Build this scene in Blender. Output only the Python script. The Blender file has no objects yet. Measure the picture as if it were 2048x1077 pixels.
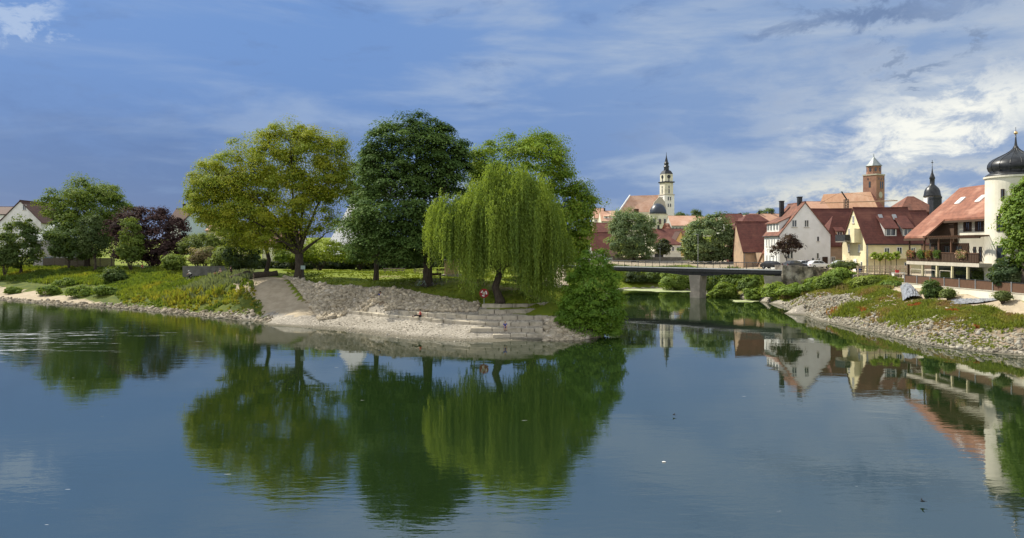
import bpy, bmesh, math, random
import numpy as np
from mathutils import Vector, Matrix

# ---------------------------------------------------------------- camera, world, sun, exposure
S = bpy.context.scene
COL = S.collection
RX = random.Random(11)
NP = np.random.default_rng(11)
F, CX, HZ, CH = 1490.0, 1024.0, 494.0, 9.5      # focal length in photo pixels, centre, horizon row, eye height (m)

cam = bpy.data.cameras.new("camera")
cam.sensor_width = 36.0
cam.lens = F / 2048 * 36
cam.shift_y = -(1077 / 2 - HZ) / 2048
cam.clip_start = 0.5
cam.clip_end = 9000
camo = bpy.data.objects.new("camera", cam)
camo.location = (0, 0, CH)
camo.rotation_euler = (math.pi / 2, 0, 0)
COL.objects.link(camo)
S.camera = camo

SUN_DIR = Vector((-0.58, 0.42, 0.72)).normalized()      # towards the sun: from the left, a little behind the scene
sl = bpy.data.lights.new("sun", "SUN")
sl.energy = 5.0
sl.angle = math.radians(0.53)
sl.color = (1.0, 0.93, 0.80)
so = bpy.data.objects.new("sun", sl)
so.rotation_euler = SUN_DIR.to_track_quat("Z", "Y").to_euler()
so.location = (-100, 60, 120)
COL.objects.link(so)

S.view_settings.view_transform = "Standard"
S.view_settings.look = "None"
S.view_settings.exposure = 0.42
S.view_settings.gamma = 1.0

W_ = bpy.data.worlds.new("World")
S.world = W_
W_.use_nodes = True


class NT:
    """small helper to write node trees as expressions"""
    def __init__(self, tree):
        self.t = tree; self.n = tree.nodes; self.l = tree.links
    def new(self, kind, **kw):
        nd = self.n.new(kind)
        for k, v in kw.items():
            setattr(nd, k, v)
        return nd
    def put(self, sock, v):
        if isinstance(v, bpy.types.NodeSocket): self.l.new(v, sock)
        elif v is not None: sock.default_value = v
    def m(self, op, a, b=None, c=None, clamp=False):
        nd = self.new("ShaderNodeMath", operation=op, use_clamp=clamp)
        self.put(nd.inputs[0], a)
        if b is not None: self.put(nd.inputs[1], b)
        if c is not None: self.put(nd.inputs[2], c)
        return nd.outputs[0]
    def ss(self, x, lo, hi):
        nd = self.new("ShaderNodeMapRange", interpolation_type="SMOOTHSTEP")
        self.put(nd.inputs[0], x); self.put(nd.inputs[1], lo); self.put(nd.inputs[2], hi)
        return nd.outputs[0]
    def mix(self, f, a, b):
        nd = self.new("ShaderNodeMix", data_type="RGBA")
        self.put(nd.inputs[0], f)
        for s, v in ((nd.inputs[6], a), (nd.inputs[7], b)):
            if isinstance(v, bpy.types.NodeSocket): self.l.new(v, s)
            else: s.default_value = (v[0], v[1], v[2], 1)
        return nd.outputs[2]
    def mapping(self, vec, scale=(1, 1, 1), rot=(0, 0, 0), loc=(0, 0, 0)):
        nd = self.new("ShaderNodeMapping")
        self.l.new(vec, nd.inputs[0])
        nd.inputs[1].default_value = loc; nd.inputs[2].default_value = rot; nd.inputs[3].default_value = scale
        return nd.outputs[0]
    def noise(self, vec, scale, detail=4, rough=0.5, dist=0.0):
        nd = self.new("ShaderNodeTexNoise")
        if vec is not None: self.l.new(vec, nd.inputs["Vector"])
        nd.inputs["Scale"].default_value = scale
        nd.inputs["Detail"].default_value = detail
        nd.inputs["Roughness"].default_value = rough
        nd.inputs["Distortion"].default_value = dist
        return nd.outputs[0]


def build_sky():
    t = NT(W_.node_tree)
    t.n.clear()
    out = t.new("ShaderNodeOutputWorld")
    sky = t.new("ShaderNodeTexSky", sky_type="NISHITA")
    sky.sun_disc = False
    sky.sun_elevation = math.asin(SUN_DIR.z)
    sky.sun_rotation = math.atan2(SUN_DIR.x, SUN_DIR.y)
    sky.air_density = 1.0; sky.dust_density = 0.6; sky.ozone_density = 2.0
    b1 = t.new("ShaderNodeBackground"); t.l.new(sky.outputs[0], b1.inputs[0]); b1.inputs[1].default_value = 0.10
    co = t.new("ShaderNodeTexCoord").outputs["Generated"]
    sx = t.new("ShaderNodeSeparateXYZ"); t.l.new(co, sx.inputs[0])
    x, y, z = sx.outputs[0], sx.outputs[1], sx.outputs[2]
    # streaky cloud noises: stretched along the horizon, tilted a little
    n1 = t.noise(t.mapping(co, (1.3, 1.3, 6.5), (0, -0.10, 0), (0.3, 0, 0.1)), 2.6, 7, 0.56, 0.35)
    n2 = t.noise(t.mapping(co, (2.2, 2.2, 7.0), (0, 0.06, 0), (1.7, 2.0, 0.4)), 4.2, 9, 0.62, 0.25)
    n3 = t.noise(t.mapping(co, (3.0, 3.0, 6.0), (0, 0.0, 0), (5.7, 1.0, 3.4)), 5.0, 9, 0.66, 0.35)
    nx = t.m("MULTIPLY_ADD", n2, 0.22, -0.11)
    nz = t.m("MULTIPLY_ADD", n3, 0.16, -0.08)
    xp = t.m("ADD", x, nx); zp = t.m("ADD", z, nz)

    def blob(cx, cz, rx, rz, tilt=0.0, soft=1.0):
        a = t.m("DIVIDE", t.m("SUBTRACT", xp, cx), rx)
        zz = t.m("SUBTRACT", t.m("SUBTRACT", zp, cz), t.m("MULTIPLY", t.m("SUBTRACT", xp, cx), tilt))
        b = t.m("DIVIDE", zz, rz)
        d = t.m("SQRT", t.m("ADD", t.m("MULTIPLY", a, a), t.m("MULTIPLY", b, b)))
        return t.m("SUBTRACT", 1.0, t.ss(d, 1.0 - soft, 1.0))

    right = t.ss(x, -0.30, 0.55)
    up = t.ss(z, 0.0, 0.30)
    base = t.mix(up, (0.080, 0.152, 0.360), (0.124, 0.238, 0.500))
    base = t.mix(right, base, t.mix(up, (0.150, 0.235, 0.440), (0.215, 0.310, 0.490)))
    # slate blue storm bank low on the left
    storm = t.m("MULTIPLY", blob(-0.46, 0.06, 0.34, 0.15, 0.0, 0.9), 0.75)
    base = t.mix(storm, base, (0.058, 0.115, 0.290))
    # broad pale veils
    veil = t.m("MULTIPLY", t.ss(n1, 0.45, 0.70), t.m("MULTIPLY_ADD", t.ss(x, -0.55, 0.25), 0.66, 0.26), clamp=True)
    base = t.mix(veil, base, (0.36, 0.43, 0.54))
    dk = t.m("MULTIPLY", t.ss(n2, 0.54, 0.72), 0.55)
    base = t.mix(dk, base, (0.105, 0.180, 0.370))
    # upper right grey-white layer
    gw = t.m("MULTIPLY", blob(0.52, 0.17, 0.42, 0.17, 0.15, 1.0), t.ss(n2, 0.32, 0.60))
    base = t.mix(t.m("MULTIPLY", gw, 0.8), base, (0.43, 0.48, 0.55))
    # bright sunlit cloud, and the cream cumulus bank above the roofs
    br = t.m("MULTIPLY", blob(0.49, 0.150, 0.15, 0.050, 0.22, 0.8), t.ss(n3, 0.30, 0.55))
    base = t.mix(br, base, (0.84, 0.83, 0.75))
    cu = t.m("MULTIPLY", blob(0.47, 0.075, 0.26, 0.040, 0.05, 0.75), t.ss(n3, 0.40, 0.60))
    base = t.mix(t.m("MULTIPLY", cu, 0.9), base, (0.72, 0.70, 0.60))
    # small white cloud upper left
    sc = t.m("MULTIPLY", blob(-0.545, 0.247, 0.075, 0.024, 0.10, 0.8), t.ss(n3, 0.22, 0.45))
    base = t.mix(t.m("MULTIPLY", sc, 0.6), base, (0.46, 0.54, 0.66))
    # dark cloud undersides upper right
    dc = t.m("MULTIPLY", blob(0.42, 0.272, 0.16, 0.026, 0.02, 0.9), 0.85)
    base = t.mix(dc, base, (0.120, 0.180, 0.320))
    dc2 = t.m("MULTIPLY", blob(0.475, 0.213, 0.045, 0.014, 0.25, 0.8), 0.8)
    base = t.mix(dc2, base, (0.18, 0.24, 0.36))
    # unseen sky above the frame and behind the viewer, brightened to fill the shade
    base = t.mix(t.m("MULTIPLY", t.ss(z, 0.30, 0.60), 0.8), base, (0.62, 0.68, 0.76))
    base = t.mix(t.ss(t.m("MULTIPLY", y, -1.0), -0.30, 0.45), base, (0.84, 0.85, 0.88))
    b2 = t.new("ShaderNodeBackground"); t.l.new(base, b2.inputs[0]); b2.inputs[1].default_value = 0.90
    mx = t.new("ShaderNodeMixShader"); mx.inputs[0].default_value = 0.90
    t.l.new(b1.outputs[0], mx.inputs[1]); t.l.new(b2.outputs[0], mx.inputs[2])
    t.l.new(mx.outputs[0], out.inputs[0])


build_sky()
W_.cycles.sampling_method = "MANUAL"
W_.cycles.sample_map_resolution = 512


# ---------------------------------------------------------------- helpers
def P(px, py, d):
    return Vector(((px - CX) / F * d, d, CH - (py - HZ) / F * d))

def PZ(px, py, z):
    d = (CH - z) * F / (py - HZ)
    return P(px, py, d)

def XD(px, d):
    return (px - CX) / F * d

WL = {}                     # world position of each root, so that parts can be written in world metres

def tag(o, label=None, cat=None, group=None, kind=None):
    if label: o["label"] = label
    if cat: o["category"] = cat
    if group: o["group"] = group
    if kind: o["kind"] = kind
    return o

def root(name, loc, label, cat, group=None, rz=0.0, local=False):
    o = bpy.data.objects.new(name, None)
    o.empty_display_size = 0.3
    o.location = loc
    o.rotation_euler = (0, 0, rz)
    COL.objects.link(o)
    WL[o.name] = Vector((0, 0, 0)) if local else Vector(loc)      # local: its parts are written about its own base
    return tag(o, label, cat, group)

def copy_tree(o, parent=None):
    c = o.copy(); COL.objects.link(c)
    if parent is not None: c.parent = parent
    for ch in list(o.children): copy_tree(ch, c)
    return c


class MB:
    """collects shapes and links them as ONE mesh object"""
    def __init__(self):
        self.v = []; self.f = []; self.mi = []
    def add(self, vs, fs, m=0):
        b = len(self.v)
        self.v += [tuple(p) for p in vs]
        for q in fs:
            self.f.append([i + b for i in q]); self.mi.append(m)
        return self
    def box(self, x0, x1, y0, y1, z0, z1, m=0):
        vs = [(x0, y0, z0), (x1, y0, z0), (x1, y1, z0), (x0, y1, z0), (x0, y0, z1), (x1, y0, z1), (x1, y1, z1), (x0, y1, z1)]
        return self.add(vs, [(0, 3, 2, 1), (4, 5, 6, 7), (0, 1, 5, 4), (1, 2, 6, 5), (2, 3, 7, 6), (3, 0, 4, 7)], m)
    def hexa(self, bot, top, m=0):
        n = len(bot)
        fs = [tuple(range(n - 1, -1, -1)), tuple(range(n, 2 * n))]
        fs += [(i, (i + 1) % n, n + (i + 1) % n, n + i) for i in range(n)]
        return self.add(list(bot) + list(top), fs, m)
    def extrude(self, poly, off, m=0):
        off = Vector(off)
        return self.hexa([Vector(p) for p in poly], [Vector(p) + off for p in poly], m)
    def path(self, pts, rad, n=6, m=0, cap=True):
        pts = [Vector(p) for p in pts]
        k = len(pts); vs = []; ref = None
        for i, p in enumerate(pts):
            t = (pts[min(i + 1, k - 1)] - pts[max(i - 1, 0)])
            if t.length < 1e-6: t = Vector((0, 0, 1))
            t.normalize()
            if ref is None: ref = Vector((1, 0, 0)) if abs(t.x) < 0.8 else Vector((0, 1, 0))
            a = (ref - t * ref.dot(t))
            if a.length < 1e-4: a = t.orthogonal()
            a.normalize(); b = t.cross(a); ref = a
            r = rad[i] if isinstance(rad, (list, tuple)) else rad
            for j in range(n):
                w = 2 * math.pi * j / n
                vs.append(p + a * (r * math.cos(w)) + b * (r * math.sin(w)))
        fs = []
        for i in range(k - 1):
            for j in range(n):
                fs.append((i * n + j, i * n + (j + 1) % n, (i + 1) * n + (j + 1) % n, (i + 1) * n + j))
        if cap:
            fs.append(tuple(range(n - 1, -1, -1))); fs.append(tuple((k - 1) * n + j for j in range(n)))
        return self.add(vs, fs, m)
    def lathe(self, cx, cy, prof, n=24, m=0, ph=0.0):
        vs = []
        for r, z in prof:
            for j in range(n):
                w = 2 * math.pi * j / n + ph
                vs.append((cx + r * math.cos(w), cy + r * math.sin(w), z))
        k = len(prof)
        fs = [(i * n + j, i * n + (j + 1) % n, (i + 1) * n + (j + 1) % n, (i + 1) * n + j) for i in range(k - 1) for j in range(n)]
        fs.append(tuple(range(n - 1, -1, -1))); fs.append(tuple((k - 1) * n + j for j in range(n)))
        return self.add(vs, fs, m)
    def ball(self, c, r, n=10, m=0, sq=(1, 1, 1)):
        prof = [(max(1e-3, math.sin(math.pi * i / n)), -math.cos(math.pi * i / n)) for i in range(n + 1)]
        b = len(self.v)
        self.lathe(0, 0, prof, n * 2, m)
        for i in range(b, len(self.v)):
            q = self.v[i]
            self.v[i] = (c[0] + q[0] * r * sq[0], c[1] + q[1] * r * sq[1], c[2] + q[2] * r * sq[2])
        return self
    def build(self, name, mats, parent=None, smooth=False, bevel=0.0):
        me = bpy.data.meshes.new(name)
        off = Vector((0, 0, 0))
        if parent is not None: off = WL.get(parent.name, off)
        me.from_pydata([(a - off.x, b - off.y, c - off.z) for a, b, c in self.v], [], self.f)
        if not isinstance(mats, (list, tuple)): mats = [mats]
        for mm in mats: me.materials.append(mm)
        me.polygons.foreach_set("material_index", self.mi)
        if smooth: me.polygons.foreach_set("use_smooth", [True] * len(me.polygons))
        me.update()
        bm = bmesh.new(); bm.from_mesh(me)
        bmesh.ops.recalc_face_normals(bm, faces=bm.faces)
        if bevel > 0:
            bmesh.ops.bevel(bm, geom=list(bm.edges), offset=bevel, segments=1, affect="EDGES")
        bm.to_mesh(me); bm.free()
        o = bpy.data.objects.new(name, me)
        COL.objects.link(o)
        if parent is not None:
            o.parent = parent
        WL[o.name] = off.copy()
        return o


def mesh_np(name, V, Q, mat, col=None, parent=None, smooth=False):
    """V (n,3) float, Q (m,k) int faces, col (n,3) per-vertex surface colour -> one object"""
    me = bpy.data.meshes.new(name)
    off = Vector((0, 0, 0))
    if parent is not None: off = WL.get(parent.name, off)
    V = np.asarray(V, np.float32) - np.array(off, np.float32)
    n, (m, k) = len(V), Q.shape
    me.vertices.add(n); me.vertices.foreach_set("co", V.ravel())
    me.loops.add(m * k); me.loops.foreach_set("vertex_index", Q.astype(np.int32).ravel())
    me.polygons.add(m)
    me.polygons.foreach_set("loop_start", np.arange(0, m * k, k, dtype=np.int32))
    me.polygons.foreach_set("loop_total", np.full(m, k, np.int32))
    if smooth: me.polygons.foreach_set("use_smooth", np.ones(m, bool))
    me.update(calc_edges=True)
    if col is not None:
        a = me.color_attributes.new("col", "FLOAT_COLOR", "POINT")
        c4 = np.ones((n, 4), np.float32); c4[:, :np.shape(col)[1]] = col
        a.data.foreach_set("color", c4.ravel())
    me.materials.append(mat)
    me.validate()
    o = bpy.data.objects.new(name, me)
    COL.objects.link(o)
    if parent is not None: o.parent = parent
    WL[o.name] = off.copy()
    return o


# ---------------------------------------------------------------- materials
MATS = {}
def mat(name, c1, c2=None, scale=1.5, rough=0.85, bump=0.0, bscale=8.0, metal=0.0, spec=0.3, c3=None, scale3=0.3, zband=None, stretch=(1, 1, 1), lo=0.35, hi=0.65, vary=0.0):
    if name in MATS: return MATS[name]
    m = bpy.data.materials.new(name); m.use_nodes = True
    t = NT(m.node_tree)
    p = t.n["Principled BSDF"]
    p.inputs["Roughness"].default_value = rough
    p.inputs["Metallic"].default_value = metal
    p.inputs["Specular IOR Level"].default_value = spec
    co = t.new("ShaderNodeNewGeometry").outputs["Position"]
    cm = t.mapping(co, stretch)
    c = (*c1, 1)
    if c2 is not None:
        c = t.mix(t.ss(t.noise(cm, scale, 6, 0.6), lo, hi), c1, c2)
        if c3 is not None:
            c = t.mix(t.ss(t.noise(cm, scale3, 5, 0.6), 0.48, 0.68), c, c3)
    if zband:
        sx = t.new("ShaderNodeSeparateXYZ"); t.l.new(co, sx.inputs[0])
        w = t.m("FRACT", t.m("MULTIPLY", sx.outputs[2], 1.0 / zband))
        c = t.mix(t.m("MULTIPLY", t.ss(w, 0.72, 1.0), 0.35), c, tuple(q * 0.45 for q in c1))
    if vary:                                  # each piece of the same stone has its own tone
        rn = t.new('ShaderNodeObjectInfo').outputs['Random']
        c = t.mix(t.m('MULTIPLY', rn, vary), c, (0.17, 0.15, 0.12))
    if isinstance(c, bpy.types.NodeSocket): t.l.new(c, p.inputs["Base Color"])
    else: p.inputs["Base Color"].default_value = c
    if bump > 0:
        b = t.new("ShaderNodeBump"); b.inputs["Strength"].default_value = 1.0; b.inputs["Distance"].default_value = bump
        t.l.new(t.noise(cm, bscale, 6, 0.65), b.inputs["Height"])
        t.l.new(b.outputs[0], p.inputs["Normal"])
    MATS[name] = m
    return m

def leafmat(name, trans=0.40, gloss=0.02, rough=0.6):
    if name in MATS: return MATS[name]
    m = bpy.data.materials.new(name); m.use_nodes = True
    t = NT(m.node_tree); t.n.clear()
    out = t.new("ShaderNodeOutputMaterial")
    at = t.new("ShaderNodeAttribute", attribute_name="col")
    d = t.new("ShaderNodeBsdfDiffuse"); t.l.new(at.outputs[0], d.inputs[0])
    tr = t.new("ShaderNodeBsdfTranslucent")
    t.l.new(t.mix(0.55, at.outputs[0], (0.24, 0.29, 0.015)) if trans > 0.3 else at.outputs[0], tr.inputs[0])
    mx = t.new("ShaderNodeMixShader"); mx.inputs[0].default_value = trans
    t.l.new(d.outputs[0], mx.inputs[1]); t.l.new(tr.outputs[0], mx.inputs[2])
    g = t.new("ShaderNodeBsdfGlossy"); g.inputs["Roughness"].default_value = rough
    g.inputs["Color"].default_value = (0.9, 0.95, 0.9, 1)
    m2 = t.new("ShaderNodeMixShader"); m2.inputs[0].default_value = gloss
    t.l.new(mx.outputs[0], m2.inputs[1]); t.l.new(g.outputs[0], m2.inputs[2])
    t.l.new(m2.outputs[0], out.inputs[0])
    MATS[name] = m
    return m

LEAF = leafmat("foliage_leaf")
LEAF_DARK = leafmat("foliage_leaf_waxy", trans=0.26, gloss=0.012, rough=0.6)
ROCKM = None
BARK = mat("bark", (0.045, 0.035, 0.026), (0.085, 0.068, 0.05), 6, 0.95, 0.03, 14, stretch=(1, 1, 0.3))
WHITEW = mat("white_plaster", (0.82, 0.81, 0.78), (0.75, 0.74, 0.70), 0.7, 0.9, 0.004, 30, c3=(0.62, 0.60, 0.55), scale3=0.16)
CREAMW = mat("cream_plaster", (0.70, 0.63, 0.40), (0.62, 0.55, 0.34), 0.6, 0.9, 0.004, 30, c3=(0.52, 0.46, 0.30), scale3=0.2)
IVORYW = mat("ivory_plaster", (0.72, 0.69, 0.57), (0.64, 0.61, 0.50), 0.6, 0.9, 0.004, 30, c3=(0.52, 0.49, 0.40), scale3=0.22)
TANW = mat("tan_plaster", (0.42, 0.29, 0.19), (0.35, 0.25, 0.17), 1.2, 0.9, 0.01, 14, c3=(0.27, 0.2, 0.14), scale3=0.35)
GREYW = mat("grey_render", (0.42, 0.41, 0.40), (0.35, 0.34, 0.33), 1.2, 0.9, 0.006, 20)
YELLW = mat("ochre_plaster", (0.62, 0.42, 0.16), (0.55, 0.37, 0.14), 1, 0.9)
BLUEW = mat("pale_blue_plaster", (0.55, 0.66, 0.70), (0.50, 0.61, 0.66), 1, 0.9)
REDR = mat("red_roof_tiles", (0.120, 0.040, 0.030), (0.082, 0.028, 0.022), 1.6, 0.8, 0.03, 3.0, c3=(0.155, 0.060, 0.042), scale3=0.4, zband=0.42)
ORGR = mat("orange_roof_tiles", (0.27, 0.115, 0.072), (0.19, 0.080, 0.052), 1.3, 0.8, 0.03, 3.0, c3=(0.36, 0.185, 0.125), scale3=0.35, zband=0.42)
PALR = mat("faded_roof_tiles", (0.52, 0.31, 0.215), (0.46, 0.26, 0.175), 0.5, 0.85, 0.02, 2.0, c3=(0.58, 0.38, 0.28), scale3=0.1, zband=0.6)
WEAR = mat("weathered_roof_tiles", (0.235, 0.105, 0.070), (0.15, 0.065, 0.045), 1.2, 0.85, 0.03, 3.0, c3=(0.11, 0.06, 0.045), scale3=0.5, zband=0.42)
BRNR = mat("brown_roof_tiles", (0.085, 0.040, 0.028), (0.060, 0.030, 0.022), 1.5, 0.8, 0.03, 3.0, zband=0.42)
BRICK = mat("old_brick", (0.33, 0.180, 0.130), (0.25, 0.130, 0.095), 0.8, 0.9, 0.03, 2.0, c3=(0.40, 0.22, 0.15), scale3=0.2, zband=0.5)
DKMET = mat("dark_sheet_metal", (0.018, 0.020, 0.022), (0.035, 0.038, 0.04), 2, 0.38, metal=0.3, spec=0.5)
DOMEB = mat("blue_black_dome", (0.018, 0.026, 0.045), (0.03, 0.04, 0.06), 0.5, 0.4, spec=0.5)
ZINC = mat("pale_zinc", (0.30, 0.33, 0.33), (0.22, 0.25, 0.25), 2, 0.5, metal=0.4)
GOLD = mat("gilding", (0.7, 0.5, 0.25), None, rough=0.35, metal=0.8)
GLASS = mat("window_glass", (0.02, 0.025, 0.032), (0.05, 0.06, 0.075), 0.7, 0.06, spec=0.8)
FRAMEW = mat("white_frame", (0.72, 0.72, 0.70), None, rough=0.6)
FRAMEB = mat("brown_frame", (0.05, 0.028, 0.018), None, rough=0.7)
STONEF = mat("pale_stone_trim", (0.50, 0.46, 0.38), (0.42, 0.38, 0.31), 2, 0.9)
WOODD = mat("dark_stained_wood", (0.055, 0.032, 0.020), (0.085, 0.050, 0.030), 5, 0.8, 0.01, 20, stretch=(1, 1, 4))
WOODB = mat("brown_board_wood", (0.14, 0.075, 0.045), (0.10, 0.055, 0.033), 5, 0.8, 0.01, 20, stretch=(3, 3, 0.3))
WOODP = mat("pale_raw_timber", (0.52, 0.42, 0.30), (0.44, 0.34, 0.23), 4, 0.85)
WOODG = mat("weathered_wood", (0.20, 0.165, 0.125), (0.13, 0.105, 0.08), 5, 0.9, 0.02, 12)
CONCR = mat("concrete", (0.30, 0.275, 0.235), (0.22, 0.20, 0.17), 0.9, 0.9, 0.01, 10, c3=(0.21, 0.195, 0.165), scale3=0.5)
BLOCK = mat("limestone_block", (0.58, 0.52, 0.405), (0.48, 0.43, 0.335), 1.4, 0.92, 0.04, 5, c3=(0.30, 0.27, 0.20), scale3=0.9, vary=0.38)
OLDWALL = mat("old_stone_wall", (0.20, 0.175, 0.14), (0.055, 0.050, 0.040), 0.9, 0.95, 0.15, 2.2, c3=(0.46, 0.43, 0.37), scale3=0.35, lo=0.42, hi=0.58)
GARDENW = mat("dull_garden_wall", (0.17, 0.165, 0.15), (0.11, 0.108, 0.095), 1.2, 0.95, 0.03, 6)
STEELD = mat("dark_painted_steel", (0.022, 0.024, 0.028), (0.04, 0.042, 0.046), 3, 0.5, metal=0.2)
STEELG = mat("galvanised_steel", (0.36, 0.37, 0.38), (0.30, 0.31, 0.32), 4, 0.45, metal=0.5)
BLACKM = mat("black_rubber", (0.012, 0.012, 0.013), None, rough=0.7)
REDP = mat("red_paint", (0.33, 0.022, 0.022), (0.26, 0.02, 0.02), 2, 0.5)
WHITEP = mat("white_paint", (0.78, 0.77, 0.74), None, rough=0.5)
# ---------------------------------------------------------------- terrain
SHORE = [(-900, 520), (-300, 240), (-150, 166), (-112, 143), (-91.7, 133.5), (-77, 124), (-60, 115), (-43, 102.6), (-34, 96.2), (-31, 93.7), (-27.5, 89.4), (-23.5, 86.8),
         (-18, 82.8), (-11.6, 76.9), (-6.2, 74.6), (-1.2, 74.3), (3.3, 75.6), (6.4, 76.4), (8.8, 79), (11, 90), (13.5, 105), (16, 125), (19, 145),
         (22, 160), (26, 167), (32, 169), (37, 164), (40, 155), (42.2, 143), (43.3, 134), (43.6, 126), (43.2, 118), (41.2, 108), (39.6, 93.7), (40.3, 82.8),
         (40.0, 72.2), (42, 67.7), (44.6, 64.9), (50, 58), (62, 46), (90, 22), (140, -30), (400, -300)]
SH = np.array(SHORE, float)

def shore_dist(x, y):
    """signed distance to the water's edge, positive on land"""
    x = np.asarray(x, float); y = np.asarray(y, float)
    p = np.stack([x.ravel(), y.ravel()], 1)
    best = np.full(len(p), 1e18)
    for a, b in zip(SH[:-1], SH[1:]):
        ab = b - a
        t = np.clip(((p - a) @ ab) / (ab @ ab), 0, 1)
        q = p - a - t[:, None] * ab
        best = np.minimum(best, (q * q).sum(1))
    poly = np.vstack([SH, [[400, -900], [-900, -900]]])
    ins = np.zeros(len(p), bool)
    j = len(poly) - 1
    for i in range(len(poly)):
        xi, yi = poly[i]; xj, yj = poly[j]
        c = ((yi > p[:, 1]) != (yj > p[:, 1])) & (p[:, 0] < (xj - xi) * (p[:, 1] - yi) / (yj - yi + 1e-12) + xi)
        ins ^= c; j = i
    d = np.sqrt(best)
    return np.where(ins, -d, d).reshape(x.shape)

def in_poly(x, y, poly):
    x = np.asarray(x, float); y = np.asarray(y, float)
    ins = np.zeros(x.shape, bool); j = len(poly) - 1
    for i in range(len(poly)):
        xi, yi = poly[i][0], poly[i][1]; xj, yj = poly[j][0], poly[j][1]
        c = ((yi > y) != (yj > y)) & (x < (xj - xi) * (y - yi) / (yj - yi + 1e-12) + xi)
        ins ^= c; j = i
    return ins

CTRL = []
def cp(x, y, z): CTRL.append((x, y, z))
# the water's edge every few metres, and the river bed off it
for a, b in zip(SH[:-1], SH[1:]):
    L = np.linalg.norm(b - a); step = 3.0 if (abs(a[0]) < 115 and a[1] < 175 and a[1] > 55) else 40.0
    k = max(1, int(L / step)); nrm = np.array([b[1] - a[1], -(b[0] - a[0])]) / L
    for i in range(k):
        q = a + (b - a) * i / k
        cp(q[0], q[1], 0.0)
        cp(q[0] + nrm[0] * 3.0, q[1] + nrm[1] * 3.0, -0.55)
for px, py, z in [
    # left bank
    (0, 580, 1.05), (60, 583, 0.95), (100, 592, 0.8), (0, 565, 2.2), (60, 543, 4.1), (0, 540, 4.2), (160, 545, 4.1), (300, 549, 4.35), (370, 548, 4.5), (240, 548, 4.2),
    (150, 585, 1.35), (200, 575, 2.1), (300, 590, 1.75), (400, 600, 1.55), (400, 572, 3.2), (300, 570, 3.0), (480, 592, 2.6), (500, 622, 1.1), (440, 612, 1.0), (460, 570, 3.9),
    # ramp
    (440, 553, 4.8), (500, 560, 4.6), (540, 562, 4.6), (530, 580, 3.5), (560, 600, 2.4), (600, 630, 1.1), (570, 632, 1.0), (640, 648, 0.35),
    # lawn crest and rubble slope, beach at its foot
    (600, 556, 4.85), (560, 563, 4.55), (650, 572, 4.2), (700, 576, 4.1), (750, 581, 3.95), (800, 583, 3.95), (850, 586, 3.85), (900, 592, 3.65), (950, 603, 3.2),
    (640, 618, 1.6), (690, 631, 0.85), (700, 645, 0.45), (800, 655, 0.50), (900, 662, 0.55), (930, 668, .45), (640, 635, 0.8), (990, 677, .1), (1080, 678, .05), (960, 668, .48),
    # lawn
    (855, 574, 4.45), (752, 563, 4.55), (700, 545, 4.7), (900, 548, 4.7), (1000, 588, 4.1), (1060, 592, 3.9), (1100, 600, 3.55), (800, 540, 4.7), (600, 540, 4.95), (1050, 560, 4.5), (950, 560, 4.5),
    # right bank
    (1600, 606, 1.6), (1615, 590, 2.3), (1660, 596, 2.35), (1715, 606, 2.15), (1650, 625, 0.95), (1750, 630, 1.5), (1850, 645, 1.6), (1950, 655, 1.6), (2000, 675, 1.0), (2048, 690, 0.8),
    (1800, 605, 2.75), (1900, 618, 2.75), (2000, 632, 2.6), (1850, 597, 3.2), (1950, 607, 3.3), (2040, 622, 3.1), (1800, 588, 3.55), (1760, 580, 3.6), (1700, 590, 2.5), (1720, 570, 3.9), (1690, 560, 4.4),
    (1640, 574, 3.0), (1600, 572, 2.9), (1570, 585, 1.9),
]:
    v = PZ(px, py, z); cp(v.x, v.y, v.z)
# stone terraces: image points along each course's top front edge, at height z; the ground follows their treads
TIERS = [
    ("lowest course of pale stone blocks just above the gravel beach", [(985, 668.5), (1092, 668)], .55, .50, 1.3),
    ("second course of stone blocks from the water, partly sunk in gravel", [(940, 656.5), (1000, 656.5), (1086, 657)], 1.05, .50, 1.5),
    ("longest course of stone blocks, running left across the rubble foot", [(690, 621), (760, 628), (830, 634), (890, 640), (950, 644), (1020, 645), (1086, 645)], 1.55, .50, 1.6),
    ("fourth course of stone blocks, ending beside the big green bush", [(795, 621), (860, 626.5), (930, 631), (1000, 633), (1070, 633), (1122, 634)], 2.05, .50, 1.6),
    ("fifth course of stone blocks under the red lifebuoy board", [(957, 621), (1010, 621), (1060, 620), (1096, 616)], 2.55, .50, 1.6),
    ("topmost course of stone blocks edging the lawn by the lifebuoy", [(963, 609), (1010, 609.5), (1060, 608), (1104, 604)], 3.05, .50, .9)]
for lab, pts, z, hb, dp in TIERS:
    for (xa, ya), (xb, yb) in zip(pts[:-1], pts[1:]):
        k = max(1, int((xb - xa) / 22))
        for i in range(k + 1):
            q = PZ(xa + (xb - xa) * i / k, ya + (yb - ya) * i / k, z)
            cp(q.x + .02, q.y + .55, z - .14); cp(q.x, q.y - .22, z - .52)
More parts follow.
